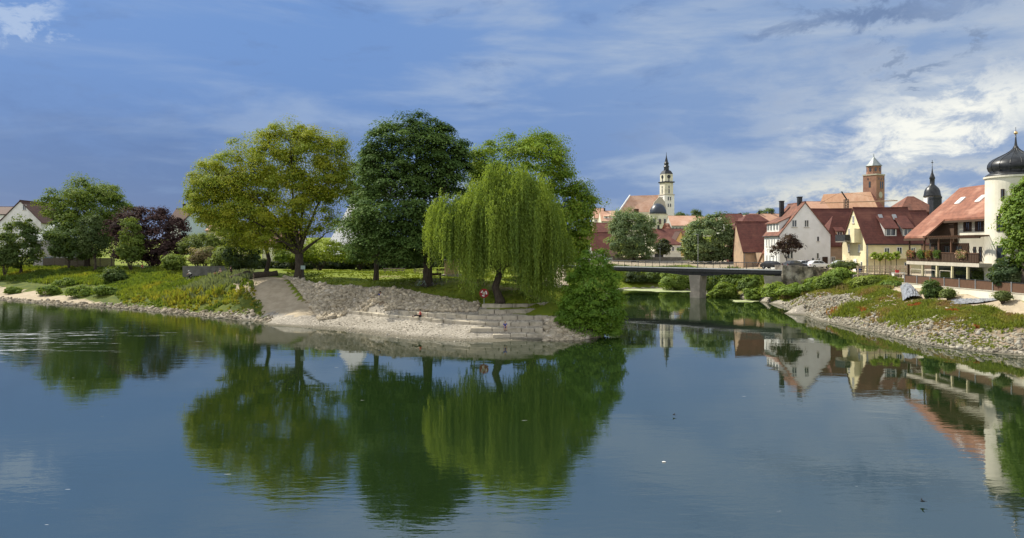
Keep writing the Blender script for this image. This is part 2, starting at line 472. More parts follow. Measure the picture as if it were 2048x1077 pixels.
for x, y, z in [(9.0, 84, 1.2), (6, 84, 2.4), (9.5, 100, 3.8), (8, 92, 3.6), (12, 125, 4.4), (13, 150, 5.2), (5, 110, 4.6), (0, 130, 4.8), (10, 158, 5.3), (18, 168, 4.5), (14, 180, 5.2),
                (-120, 170, 4.4), (-100, 168, 4.5), (-160, 200, 5), (-80, 160, 4.8), (-60, 150, 4.9), (-40, 140, 5), (-20, 150, 4.9), (-100, 200, 5.2), (-50, 200, 5.2), (0, 200, 5.2), (-200, 260, 5), (-300, 320, 5), (-600, 520, 6),
                (26, 176, 3.2), (32, 178, 3.2), (40, 172, 3.6), (46, 160, 4.2), (47, 145, 4.0), (46.5, 133, 3.3), (30, 190, 5), (45, 190, 5.2), (60, 190, 5.4), (20, 230, 5.2), (45, 230, 5.5), (70, 220, 6), (100, 240, 6.5), (46, 128, 2.9), (50, 127, 3.0), (53.5, 127, 3.4),
                (50, 132, 5.6), (55, 132, 5.6), (58, 133, 5.5), (55, 145, 5.6), (62, 145, 5.6), (70, 140, 5.4), (57, 124, 5.1), (62, 122, 5.1), (68, 122, 5.1), (57, 116, 4.9), (60, 110, 4.8), (53.5, 108, 4.5), (55, 100, 4.6), (52.5, 95, 4.3), (50.6, 95, 3.7), (52.5, 85, 4.3), (50.6, 85, 3.55), (52.5, 76, 4.3), (50.6, 76, 3.45), (55, 85, 4.6), (60, 80, 4.7), (60, 70, 4.7), (52.5, 65, 4.0), (50.8, 65, 3.3), (60, 58, 4.5), (80, 80, 4.8), (90, 120, 5.2), (80, 45, 4.5), (150, 60, 5), (120, 140, 5.4),
                (100, 330, 9), (60, 330, 7), (150, 330, 9), (0, 330, 5.5), (110, 520, 15.5), (60, 520, 13), (160, 520, 15), (200, 400, 12), (250, 300, 9), (-100, 400, 6), (-100, 700, 9), (0, 560, 9), (300, 600, 20), (200, 800, 26), (0, 900, 18), (400, 900, 28), (-300, 1000, 14), (600, 500, 18), (500, 200, 9), (400, 0, 8)]:
    cp(x, y, z)
CT = np.array(CTRL)
_, ui = np.unique(np.round(CT[:, :2], 1), axis=0, return_index=True)
CT = CT[ui]
_d = np.linalg.norm(CT[:, None, :2] - CT[None, :, :2], axis=2)
_n = len(CT)
_A = np.zeros((_n + 3, _n + 3)); _A[:_n, :_n] = _d - np.eye(_n) * 0.04
_A[:_n, _n] = 1; _A[:_n, _n + 1:_n + 3] = CT[:, :2] / 100; _A[_n:, :_n] = _A[:_n, _n:].T
_w = np.linalg.solve(_A, np.concatenate([CT[:, 2], [0, 0, 0]]))

def zt(x, y):
    x = np.asarray(x, float); y = np.asarray(y, float); sh = x.shape
    p = np.stack([x.ravel(), y.ravel()], 1); out = np.empty(len(p))
    for i in range(0, len(p), 20000):
        q = p[i:i + 20000]
        d = np.sqrt(((q[:, None, :] - CT[None, :, :2]) ** 2).sum(2))
        out[i:i + 20000] = d @ _w[:_n] + _w[_n] + (q / 100) @ _w[_n + 1:]
    r = math.hypot(1, 1)
    return out.reshape(sh)

def zg(x, y): return float(zt(np.array([x]), np.array([y]))[0])

def G(px, d, dz=0.0):
    """point on the ground straight out along image column px at distance d"""
    x = XD(px, d); return Vector((x, d, zg(x, d) + dz))

def fbm(x, y, seed=0, octs=4, f=1.0):
    r = np.random.default_rng(seed); s = np.zeros_like(x); a = 1.0
    for o in range(octs):
        for _ in range(3):
            th = r.uniform(0, 2 * math.pi); ph = r.uniform(0, 2 * math.pi)
            s = s + a / 3 * np.sin((x * math.cos(th) + y * math.sin(th)) * f + ph + 1.3 * np.sin((x * math.sin(th) - y * math.cos(th)) * f * 0.7 + ph * 2))
        a *= 0.5; f *= 2.1
    return s

RAMP = [PZ(470, 556, 4.7), PZ(566, 560, 4.6), PZ(600, 590, 3.2), PZ(628, 612, 1.9), PZ(668, 640, 0.7), PZ(640, 660, 0.05), PZ(536, 645, 0.1), PZ(522, 618, 1.3), PZ(498, 588, 2.9), PZ(470, 566, 4.3)]
LPATH = [(-420, 330), (-160, 192), (-105, 169), (-78, 158), (-58, 142), (-46, 122), (-40, 113), (-36, 113), (-42, 124), (-55, 147), (-77, 163), (-105, 174), (-160, 197), (-420, 337)]
RUBBLE = [PZ(566, 560, 4.55), PZ(650, 571, 4.25), PZ(750, 579, 4.0), PZ(850, 585, 3.95), PZ(900, 591, 3.8), PZ(958, 603, 3.3), PZ(953, 629, 2.05), PZ(870, 625, 2.05), PZ(798, 619.5, 2.05), PZ(692, 620.5, 1.6), PZ(684, 628, 1.2), PZ(640, 634, 1.0), PZ(618, 610, 2.0)]
BEACH = [PZ(560, 668, -0.3), PZ(640, 632, 0.9), PZ(700, 622, 1.4), PZ(830, 630, 1.4), PZ(960, 640, 1.3), PZ(1100, 660, 0.6), (8.0, 76.0), (3, 71), (-12, 71)]
RPATH = [(48.5, 58), (51.6, 58), (51.6, 98), (53, 104), (55.5, 118), (54, 118), (51, 104), (49.6, 96), (49.2, 80), (49.2, 70)]
LAWNPATH = [(3.5, 97), (6.5, 97), (9.0, 120), (11, 152), (8, 152), (5.6, 122)]
PATIO = [(53, 108), (56, 100), (72, 100), (72, 126), (56, 126), (54, 118)]

def axis_coords(lo, hi, step, far):
    a = list(np.arange(lo, hi + 1e-6, step)); s = step
    b = []; v = hi
    while v < far: s *= 1.18; v += s; b.append(v)
    c = []; v = lo; s = step
    while v > -far: s *= 1.18; v -= s; c.append(v)
    return np.array(c[::-1] + a + b)

gx = axis_coords(-112, 72, 0.75, 5000)
gy = axis_coords(58, 185, 0.75, 5000)
GX, GY = np.meshgrid(gx, gy)
SD = shore_dist(GX, GY)
GZ = zt(GX, GY)
GZ = np.where((SD > 0) & (GZ < 0.02), 0.02 + 0.02 * np.minimum(SD, 3), GZ)
GZ = np.where(SD < -4, np.minimum(GZ, -1.0), GZ)
far = np.clip((np.hypot(GX, GY) - 900) / 3000, 0, 1)
GZ = np.where(SD > 0, GZ * (1 - far) + far * 26, GZ)
GZ = np.where(SD < -30, -2.5, GZ)
rub = in_poly(GX, GY, RUBBLE)
amp = np.clip(SD / 6, 0, 1) * np.where(in_poly(GX, GY, BEACH), .3, 1) * np.where((np.abs(GX) < 130) & (GY < 190), 1, 0.3)
GZ = GZ + amp * (0.06 * fbm(GX, GY, 3, 4, 0.9) + 0.10 * fbm(GX, GY, 4, 2, 0.35)) * np.where(in_poly(GX, GY, RAMP) | in_poly(GX, GY, PATIO), 0.35, 1)
zone = np.ones(GX.shape + (4,)); zone[..., :3] = 0   # alpha: 1 mown lawn, 0 rank growth
#                   # r gravel, g pale sandy path, b stony soil ; none = turf
nz_ = fbm(GX, GY, 9, 4, 0.5)
beach = in_poly(GX, GY, BEACH)
leftbeach = (GX < -66) & (SD < np.clip((-GX - 60) * 0.26, 0, 9) + 1.2 * nz_) & (SD > -6)
zone[..., 0] = np.where((in_poly(GX, GY, RAMP) & (GZ < 1.0)) | beach | (SD < 0.8), 1, 0)
zone[..., 0] = np.where(leftbeach, 0.30, zone[..., 0])
zone[..., 1] = np.where(in_poly(GX, GY, RAMP) | in_poly(GX, GY, RPATH) | in_poly(GX, GY, LPATH) | in_poly(GX, GY, LAWNPATH) | in_poly(GX, GY, PATIO) | ((GX > 44) & (GY > 126) & (GY < 190)), 1, 0)
zone[..., 1] = np.where(leftbeach, 0.62, zone[..., 1])
rb = (GX > 36) & (GY < 120) & (SD < 12.5 + 1.5 * nz_) & (nz_ < 0.9)
zone[..., 2] = np.where(rub | rb, 1, 0)
zone[..., 3] = np.where((GX < -30) & (SD < 40) & (GY < 175) & ~in_poly(GX, GY, [(-38, 113), (-30, 100), (20, 80), (20, 170), (-50, 150)]), 0.0, 1.0)
zone[..., 1] = np.where((GY > 186) & (GX > 6) & (GX < 140) & (GY < 300) & (SD > 6), 1, zone[..., 1])
H, Wd = GX.shape
V = np.stack([GX.ravel(), GY.ravel(), GZ.ravel()], 1)
ii = np.arange(H * Wd).reshape(H, Wd)
Q = np.stack([ii[:-1, :-1].ravel(), ii[:-1, 1:].ravel(), ii[1:, 1:].ravel(), ii[1:, :-1].ravel()], 1)

def ground_material():
    m = bpy.data.materials.new("ground"); m.use_nodes = True
    t = NT(m.node_tree); p = t.n["Principled BSDF"]
    p.inputs["Roughness"].default_value = 0.95; p.inputs["Specular IOR Level"].default_value = 0.15
    co = t.new("ShaderNodeNewGeometry").outputs["Position"]
    at = t.new("ShaderNodeAttribute", attribute_name="col")
    sp = t.new("ShaderNodeSeparateColor"); t.l.new(at.outputs[0], sp.inputs[0])
    turf = t.mix(t.ss(t.noise(co, 0.35, 6, 0.65), 0.35, 0.65), (0.180, 0.220, 0.016), (0.110, 0.155, 0.016))
    turf = t.mix(t.ss(t.noise(co, 1.7, 5, 0.65), 0.5, 0.75), turf, (0.215, 0.225, 0.035))
    turf = t.mix(t.ss(t.noise(co, 0.13, 5, 0.6), 0.56, 0.70), turf, (0.20, 0.17, 0.07))
    rank = t.mix(t.ss(t.noise(co, 0.6, 6, 0.65), 0.35, 0.65), (0.105, 0.125, 0.018), (0.050, 0.075, 0.014))
    turf = t.mix(at.outputs['Alpha'], rank, turf)
    grav = t.mix(t.ss(t.noise(co, 0.55, 8, 0.7), 0.35, 0.65), (0.39, 0.36, 0.305), (0.28, 0.258, 0.218))
    vo = t.new("ShaderNodeTexVoronoi"); vo.inputs["Scale"].default_value = 5.0; t.l.new(co, vo.inputs["Vector"])
    grav = t.mix(t.m("MULTIPLY", t.ss(vo.outputs["Distance"], 0.25, 0.7), 0.5), grav, (0.17, 0.15, 0.12))
    grav = t.mix(t.ss(t.noise(co, 3.0, 3, 0.5), 0.58, 0.7), grav, (0.50, 0.45, 0.37))
    sand = t.mix(t.ss(t.noise(co, 0.9, 6, 0.65), 0.35, 0.65), (0.43, 0.362, 0.262), (0.34, 0.283, 0.198))
    soil = t.mix(t.ss(t.noise(co, 1.3, 7, 0.7), 0.35, 0.62), (0.30, 0.235, 0.165), (0.19, 0.15, 0.105))
    soil = t.mix(t.ss(t.noise(co, 0.5, 5, 0.6), 0.55, 0.7), soil, (0.15, 0.16, 0.04))
    jit = t.m("MULTIPLY_ADD", t.noise(co, 1.2, 5, 0.7), 0.7, -0.35)
    c = turf
    for s, q in ((2, soil), (1, sand), (0, grav)):
        c = t.mix(t.ss(t.m("ADD", sp.outputs[s], jit), 0.35, 0.60), c, q)
    sx = t.new("ShaderNodeSeparateXYZ"); t.l.new(co, sx.inputs[0])
    wet = t.m("SUBTRACT", 1.0, t.ss(sx.outputs[2], 0.06, 0.30))          # wet margin at the water's edge
    c = t.mix(t.m("MULTIPLY", wet, 0.75), c, (0.075, 0.068, 0.042))
    t.l.new(c, p.inputs["Base Color"])
    b = t.new("ShaderNodeBump"); b.inputs["Distance"].default_value = 0.06
    t.l.new(t.noise(co, 4.0, 7, 0.7), b.inputs["Height"]); t.l.new(b.outputs[0], p.inputs["Normal"])
    return m

tag(mesh_np("ground", V, Q, ground_material(), zone.reshape(-1, 4), smooth=True), "river banks, lawn and gravel ground of the town", "ground", kind="structure")

def water_material():
    m = bpy.data.materials.new("river_water"); m.use_nodes = True
    t = NT(m.node_tree); p = t.n["Principled BSDF"]
    co = t.new("ShaderNodeNewGeometry").outputs["Position"]
    sx = t.new("ShaderNodeSeparateXYZ"); t.l.new(co, sx.inputs[0])
    x, y = sx.outputs[0], sx.outputs[1]
    # rougher riffle water upstream on the left, calm water elsewhere, drifting patches of ripple
    patch = t.ss(t.noise(t.mapping(co, (0.02, 0.06, 1)), 1.0, 4, 0.6), 0.42, 0.68)
    riff = t.m("MULTIPLY", t.ss(t.m("MULTIPLY", x, -1.0), 14.0, 42.0), t.ss(y, 46.0, 72.0))
    calm = t.m("MULTIPLY_ADD", patch, 0.85, 0.30)
    near = t.m("SUBTRACT", 1.0, t.ss(y, 22.0, 62.0))
    ampn = t.m("ADD", t.m("ADD", calm, t.m("MULTIPLY", near, 1.3)), t.m("MULTIPLY", riff, 2.6))
    w1 = t.noise(t.mapping(co, (0.42, 1.15, 1), (0, 0, 0.18)), 1.0, 3, 0.5, 0.4)
    w2 = t.noise(t.mapping(co, (1.5, 3.6, 1), (0, 0, -0.12)), 1.0, 3, 0.55, 0.3)
    w3 = t.noise(t.mapping(co, (0.12, 0.22, 1), (0, 0, 0.1)), 1.0, 2, 0.5)
    h = t.m("ADD", t.m("MULTIPLY", w1, 0.0040), t.m("MULTIPLY", w2, 0.0016))
    h = t.m("ADD", t.m("MULTIPLY", h, ampn), t.m("MULTIPLY", w3, 0.012))
    b = t.new("ShaderNodeBump"); b.inputs["Strength"].default_value = 1.0; b.inputs["Distance"].default_value = 1.0
    t.l.new(h, b.inputs["Height"]); t.l.new(b.outputs[0], p.inputs["Normal"])
    # broken water and drifting foam flecks
    f1 = t.noise(t.mapping(co, (0.10, 0.85, 1), (0, 0, 0.10)), 1.0, 7, 0.72, 0.6)
    fz = t.m("MULTIPLY", t.ss(t.m("MULTIPLY", x, -1.0), 16.0, 52.0), t.m("MULTIPLY", t.ss(y, 54.0, 68.0), t.m("SUBTRACT", 1.0, t.ss(y, 80.0, 98.0))))
    th = t.m("MULTIPLY_ADD", fz, -0.25, 0.765)
    f2 = t.noise(t.mapping(co, (0.55, 5.0, 1), (0, 0, 0.06)), 1.0, 5, 0.7, 0.3)
    foam = t.m("MULTIPLY", t.ss(t.m("SUBTRACT", f1, th), -0.04, 0.05), t.ss(f2, 0.47, 0.58))
    foam = t.m("MULTIPLY", foam, t.m("MULTIPLY_ADD", fz, 0.45, 0.25))
    fl = t.noise(t.mapping(co, (0.9, 3.2, 1)), 1.0, 2, 0.5)
    fleck = t.m("MULTIPLY", t.ss(fl, 0.765, 0.79), 0.40)
    foam = t.m("MAXIMUM", foam, fleck)
    body = t.mix(t.ss(t.noise(t.mapping(co, (0.03, 0.05, 1)), 1.0, 3, 0.5), 0.3, 0.7), (0.009, 0.021, 0.005), (0.011, 0.023, 0.007))
    t.l.new(t.mix(foam, body, (0.70, 0.72, 0.72)), p.inputs["Base Color"])
    t.l.new(t.m("MULTIPLY_ADD", foam, 0.5, 0.02), p.inputs["Roughness"])
    p.inputs["IOR"].default_value = 3.5
    p.inputs["Specular IOR Level"].default_value = 0.5
    return m

mb = MB()
mb.add([(-5000, -400, 0), (5000, -400, 0), (5000, 2200, 0), (-5000, 2200, 0)], [(0, 1, 2, 3)])
tag(mb.build("water", water_material()), "blue green river water with ripples and reflections", "river", kind="structure")
# ---------------------------------------------------------------- vegetation builders
def unit(n, rng=NP):
    v = rng.normal(size=(n, 3)); return v / (np.linalg.norm(v, axis=1, keepdims=True) + 1e-9)

def leaf_quads(C, N, L, Wd, rng=NP, along=None):
    """rhombic leaf faces at centres C with normals N, length L, width Wd (arrays)"""
    n = len(C)
    N = N / (np.linalg.norm(N, axis=1, keepdims=True) + 1e-9)
    a = unit(n, rng) if along is None else along
    a = a - N * (a * N).sum(1, keepdims=True)
    a /= np.linalg.norm(a, axis=1, keepdims=True) + 1e-9
    b = np.cross(N, a)
    L = np.asarray(L).reshape(-1, 1); Wd = np.asarray(Wd).reshape(-1, 1)
    bend = N * (0.12 * L)
    V = np.stack([C - a * L * 0.5 - bend, C + b * Wd * 0.5, C + a * L * 0.5 - bend, C - b * Wd * 0.5], 1).reshape(-1, 3)
    Q = np.arange(4 * n).reshape(n, 4)
    return V, Q

def leaf_cols(n, c1, c2, t, rng=NP, jit=0.09, c3=None, p3=0.0):
    c1, c2 = np.array(c1), np.array(c2)
    t = np.clip(t + rng.normal(0, 0.16, n), 0, 1)[:, None]
    c = (c1 * (1 - t) + c2 * t) * 2.05
    if c3 is not None:
        k = rng.random(n) < p3 * np.clip(2.4 * (1 - 1.6 * t[:, 0]), 0.1, 2.4)
        c[k] = c[k] * 0.35 + np.array(c3) * 1.75 * 0.65
    c = c * (1 + rng.normal(0, jit, (n, 1)))
    return np.repeat(np.clip(c, 0.002, 0.9), 4, axis=0)

def crown_clumps(blobs, n, inner=0.5, rng=NP, zmin=None, bough=0.0):
    B = np.array([[b[0].x, b[0].y, b[0].z, *b[1]] for b in blobs])        # centre, radii
    w = B[:, 3] * B[:, 5]; w = w / w.sum()
    out = []; nor = []; ph = rng.uniform(0, 6.28, 4)
    while len(out) < n:
        k = rng.choice(len(B), p=w)
        u = unit(1, rng)[0]
        f = inner + (1 - inner) * rng.random() ** 0.55
        c = B[k, :3] + u * B[k, 3:] * f
        dmin = min(np.linalg.norm((c - q[:3]) / q[3:]) for q in B)
        if dmin < inner * 0.85: continue
        if zmin is not None and c[2] < zmin + rng.random() * 0.8: continue
        if bough:           # foliage gathers along boughs and leaves hollows between them
            g = math.sin(bough * (c[0] + .4 * c[1]) + ph[0] + 1.2 * math.sin(bough * .6 * c[2] + ph[1])) + math.sin(bough * 1.25 * (c[2] + .3 * c[1]) + ph[2] + 1.1 * math.sin(bough * .7 * c[0] + ph[3]))
            if g < -0.25 and rng.random() < 0.80: continue
        out.append(c); nor.append(u)
    return np.array(out), np.array(nor)

def shell_points(blobs, n, rng, lo=0.62, zmin=None):
    """points spread through the outer shell of the union of the lobes"""
    B = np.array([[b[0].x, b[0].y, b[0].z, *b[1]] for b in blobs])
    w = B[:, 3] * B[:, 5]; w = w / w.sum(); out = []; nor = []; tot = 0
    while tot < n:
        k = rng.choice(len(B), n, p=w); u = unit(n, rng)
        c = B[k, :3] + u * B[k, 3:] * (lo + (1 - lo) * rng.random((n, 1)))
        dm = np.min(np.sqrt((((c[:, None] - B[None, :, :3]) / B[None, :, 3:]) ** 2).sum(2)), axis=1)
        ok = dm > lo * 0.95
        if zmin is not None: ok &= c[:, 2] > zmin
        if ok.sum() == 0: continue
        out.append(c[ok]); nor.append(u[ok]); tot += ok.sum()
    return np.vstack(out)[:n], np.vstack(nor)[:n]

def crown_mesh(C, U, nleaf, cr, leaf, c1, c2, flat=0.6, up=0.35, rnd=0.75, droop=0.0, rng=NP, width=0.62, c3=None, p3=0.0, blobs=None, fill=0.3, zmin=None, shell=0.62):
    """leaf faces gathered round clump centres C, with a share of them filling the shell between the clumps"""
    nf = int(nleaf * fill) if blobs is not None else 0
    nleaf = nleaf - nf
    k = len(C); per = np.maximum(8, rng.poisson(nleaf / k, k))
    idx = np.repeat(np.arange(k), per); n = len(idx)
    rad = cr * (0.5 + 1.1 * rng.random(k) ** 1.6)[idx]
    v = unit(n, rng); v[:, 2] = np.where(v[:, 2] < -0.35, -v[:, 2], v[:, 2])
    f = (rng.random(n) ** 0.5)[:, None]
    off = v * f * rad[:, None]; off[:, 2] *= flat
    if droop:
        off[:, 2] -= droop * (off[:, 0] ** 2 + off[:, 1] ** 2) / cr
    pos = C[idx] + off
    N = 0.45 * U[idx] + 0.75 * v + np.array([0, 0, up]) + rnd * rng.normal(0, 0.30, (n, 3))
    L = leaf * rng.uniform(0.6, 1.35, n)
    V, Q = leaf_quads(pos, N, L, L * width, rng)
    t = rng.random(k)[idx] * 0.8
    cc = leaf_cols(n, c1, c2, t, rng, c3=c3, p3=p3)
    if nf:
        FP, FU = shell_points(blobs, nf, rng, shell, zmin)
        L = leaf * rng.uniform(0.6, 1.35, nf)
        V2, Q2 = leaf_quads(FP, 0.5 * FU + np.array([0, 0, up]) + rnd * rng.normal(0, 0.5, (nf, 3)), L, L * width, rng)
        t2 = 0.4 + 0.35 * fbm(FP[:, 0] + FP[:, 2], FP[:, 1] + FP[:, 2] * .7, 5, 2, 1.1)
        V = np.vstack([V, V2]); Q = np.vstack([Q, Q2 + 4 * n]); cc = np.vstack([cc, leaf_cols(nf, c1, c2, t2, rng, c3=c3, p3=p3)])
    return V, Q, cc

def branch_mb(base, fork, C, r0, nlimb=7, sub=60, rng=NP, lean=None, twig=0.035):
    mb = MB()
    base = Vector(base); fork = Vector(fork)
    mid = base.lerp(fork, 0.5) + (Vector(lean) if lean is not None else Vector((rng.normal(0, .1), 0, 0)))
    mb.path([base - Vector((0, 0, 0.3)), base + Vector((0, 0, 0.15)), base.lerp(mid, 0.4), mid, fork], [r0 * 1.55, r0 * 1.18, r0, r0 * 0.9, r0 * 0.8], 10)
    # limbs aim at spread-out clump centres
    ctr = C.mean(0); pick = [int(np.argmax(C[:, 2]))]
    for _ in range(nlimb - 1):
        dd = np.min(np.linalg.norm(C[:, None] - C[pick][None], axis=2), axis=1); pick.append(int(np.argmax(dd)))
    nodes = []
    for j in pick:
        e = Vector(C[j].tolist()); e = fork.lerp(e, 0.86)
        c1 = fork + (e - fork) * 0.35 + Vector((0, 0, (e - fork).length * 0.16)) + Vector(rng.normal(0, .4, 3).tolist())
        pts = []
        for i in range(8):
            s = i / 7; pts.append(fork * (1 - s) ** 2 + c1 * 2 * s * (1 - s) + e * s * s + Vector(rng.normal(0, 0.10 * (0 < i), 3).tolist()))
        rr = [r0 * (0.52 - 0.46 * (i / 7) ** 0.7) for i in range(8)]
        mb.path(pts, rr, 6)
        nodes += [(p, r) for p, r in zip(pts[2:], rr[2:])]
    NPn = np.array([list(p) for p, _ in nodes])
    for j in rng.permutation(len(C))[:sub]:
        q = C[j]; k = int(np.argmin(np.linalg.norm(NPn - q, axis=1)))
        p, r = nodes[k]; e = Vector(q.tolist())
        if (e - p).length < 0.5: continue
        m = p.lerp(e, 0.5) + Vector((rng.normal(0, .25), rng.normal(0, .25), 0.1 * (e - p).length))
        ra = min(r * 0.55, twig * 2.6)
        mb.path([p, m, e], [ra, ra * 0.6, twig * 0.5], 4)
    return mb

def sph(px, py, rpx, d, rz=None, ry=None, dd=0.0):
    """crown lobe: centre at image point px,py at distance d+dd; radii in photo pixels"""
    k = d / F
    c = P(px, py, d); c.y += dd
    return (c, (rpx * k, (ry if ry else rpx) * k, (rz if rz else rpx) * k))

def tree(name, label, base, fork_h, lobes, nclump, nleaf, cr, leaf, c1, c2, r0, group=None, limbs=7, sub=60, flat=0.6, up=0.35, droop=0.0,
         inner=0.5, seed=1, mat_=None, width=0.62, twig=0.035, lean=None, cat="tree", c3=None, p3=0.0, rnd=0.75, zmin=None, fill=0.15, shell=0.62, bough=1.25):
    rng = np.random.default_rng(seed)
    r = root(name, base, label, cat, group)
    C, U = crown_clumps(lobes, nclump, inner, rng, zmin, bough)
    V, Q, cc = crown_mesh(C, U, nleaf, cr * 1.3, leaf, c1, c2, flat * 1.25, up, rnd, droop, rng, width, c3, p3, lobes, fill, zmin, shell)
    mesh_np("crown", V, Q, mat_ or LEAF, cc, r)
    branch_mb(base, Vector(base) + Vector((0, 0, fork_h)), C, r0, limbs, sub, rng, lean, twig).build("trunk", BARK, r, smooth=True)
    return r

def bush(name, label, lobes, nclump, nleaf, cr, leaf, c1, c2, group=None, seed=1, up=0.35, cat="bush", mat_=None, c3=None, p3=0.0, inner=0.45, flat=0.7, stems=True, width=0.62):
    rng = np.random.default_rng(seed)
    cx = sum(b[0].x for b in lobes) / len(lobes); cy = sum(b[0].y for b in lobes) / len(lobes)
    base = Vector((cx, cy, max(zg(cx, cy), 0.0)))
    r = root(name, base, label, cat, group)
    C, U = crown_clumps(lobes, nclump, inner, rng, base.z, 2.2)
    V, Q, cc = crown_mesh(C, U, nleaf, cr * 1.2, leaf, c1, c2, flat, up, 0.75, 0, rng, width, c3, p3, lobes, 0.3, base.z)
    mesh_np("foliage", V, Q, mat_ or LEAF, cc, r)
    if stems:
        mb = MB()
        for j in rng.permutation(len(C))[:min(14, len(C))]:
            e = Vector(C[j].tolist()); m = base.lerp(e, 0.5); m.z += 0.15 * (e - base).length
            mb.path([base - Vector((0, 0, .15)), m, e], [0.07, 0.045, 0.015], 4)
        mb.build("stems", BARK, r)
    return r

def willow(name, label, base, lobes, zlow, nb, per, c1, c2, seed=3, r0=0.5, leaf=0.25):
    rng = np.random.default_rng(seed)
    r = root(name, base, label, "tree")
    B = np.array([[b[0].x, b[0].y, b[0].z, *b[1]] for b in lobes])
    w = B[:, 3] * B[:, 5]; w = w / w.sum()
    P0 = []; OUT = []; TB = []
    ctr = np.array([base[0], base[1], 0])
    heads = []
    for i in range(nb):
        k = rng.choice(len(B), p=w)
        u = unit(1, rng)[0]; u[2] = abs(u[2]) * 0.9 + 0.02; u /= np.linalg.norm(u)
        f = 0.55 + 0.45 * rng.random() ** 0.5
        c = B[k, :3] + u * B[k, 3:] * f
        heads.append(c)
        hor = np.array([u[0], u[1], 0]); hor /= np.linalg.norm(hor) + 1e-6
        zl = zlow(c[0], c[1], rng) + rng.normal(0.3, 0.8)
        t = rng.random()
        for s in range(per):
            p = c + rng.normal(0, [0.30, 0.30, 0.5])
            P0.append(p); OUT.append((hor * rng.uniform(0.2, 1.1), max(0.8, p[2] - zl - abs(rng.normal(0, 1.3)) * (1 if rng.random() < .75 else 2.5)))); TB.append(t)
    C = []; A = []; T = []
    for p, (o, ln), t in zip(P0, OUT, TB):
        ln = min(ln, rng.uniform(2.0, 6.5)) if rng.random() < 0.62 else ln
        k = max(5, int(ln / 0.13)); s = np.linspace(0, 1, k)
        sw = rng.normal(0, 0.10, 3)
        q = p + np.outer(np.minimum(s * ln / 2.2, 1) ** 0.7, o) + np.outer(s, [sw[0], sw[1], 0]) * ln * 0.4
        rise = 0.35 * np.sin(np.minimum(s * ln / 1.3, 1) * math.pi)
        q[:, 2] += rise - s * ln
        q += rng.normal(0, 0.06, q.shape)
        C.append(q); T.append(np.full(k, t))
    C = np.vstack(C); T = np.concatenate(T); n = len(C)
    N = rng.normal(0, 1, (n, 3)); N[:, 2] *= 0.35; N += (C - ctr) * [0.06, 0.06, 0] + [0, 0, 0.25]
    al = rng.normal(0, 0.35, (n, 3)); al[:, 2] -= 1.0
    L = leaf * rng.uniform(0.7, 1.3, n)
    V, Q = leaf_quads(C, N, L, L * 0.38, rng, al)
    mesh_np("crown", V, Q, LEAF, leaf_cols(n, c1, c2, T, rng, 0.14), r)
    fork = Vector(base) + Vector((0.0, 0.3, 3.2))
    H = np.array(heads)
    mb = branch_mb(base, fork, H, r0, 8, 60, rng, (-0.55, 0, 0))
    mb.build("trunk", BARK, r, smooth=True)
    return r

def tufts(name, label, X, Y, h, w, nb, cols, lean=0.35, cat="grass", seed=5, zoff=0.0, kind="stuff"):
    """upright blades / weed sprays in one mass; h, w per tuft; cols (n,3)"""
    rng = np.random.default_rng(seed)
    Z = zt(X, Y) + zoff
    n = len(X); idx = np.repeat(np.arange(n), nb); m = len(idx)
    hh = h[idx] * rng.uniform(0.55, 1.25, m); ww = w[idx] * rng.uniform(0.6, 1.3, m)
    th = rng.uniform(0, 2 * math.pi, m)
    bx = X[idx] + rng.normal(0, 1, m) * h[idx] * 0.35; by = Y[idx] + rng.normal(0, 1, m) * h[idx] * 0.35
    bz = Z[idx]
    dx, dy = np.cos(th), np.sin(th)
    lx = rng.normal(0, lean, m) * hh; ly = rng.normal(0, lean, m) * hh
    v0 = np.stack([bx - dx * ww * .35, by - dy * ww * .35, bz - 0.05], 1)
    v1 = np.stack([bx + dx * ww * .35, by + dy * ww * .35, bz - 0.05], 1)
    v2 = np.stack([bx + lx * .5 + dx * ww * .6, by + ly * .5 + dy * ww * .6, bz + hh * .6], 1)
    v3 = np.stack([bx + lx, by + ly, bz + hh], 1)
    v4 = np.stack([bx + lx * .5 - dx * ww * .6, by + ly * .5 - dy * ww * .6, bz + hh * .6], 1)
    V = np.stack([v0, v1, v2, v3, v4], 1).reshape(-1, 3)
    c = np.clip(cols[idx] * 1.4 * (1 + rng.normal(0, .18, (m, 1))), .003, .9)
    o = mesh_np(name, V, np.arange(5 * m).reshape(m, 5), LEAF, np.repeat(c, 5, 0))
    return tag(o, label, cat, kind=kind)

def sample_poly(poly, n, rng):
    P_ = np.array([(p[0], p[1]) for p in poly]); lo, hi = P_.min(0), P_.max(0); xs = []
    tot = 0
    while tot < n:
        q = rng.uniform(lo, hi, (n * 2, 2)); k = in_poly(q[:, 0], q[:, 1], P_); xs.append(q[k]); tot += k.sum()
    q = np.vstack(xs)[:n]; return q[:, 0], q[:, 1]

_ico = bmesh.new(); bmesh.ops.create_icosphere(_ico, subdivisions=1, radius=1.0)
ICV = np.array([v.co[:] for v in _ico.verts]); ICF = np.array([[v.index for v in f.verts] for f in _ico.faces]); _ico.free()

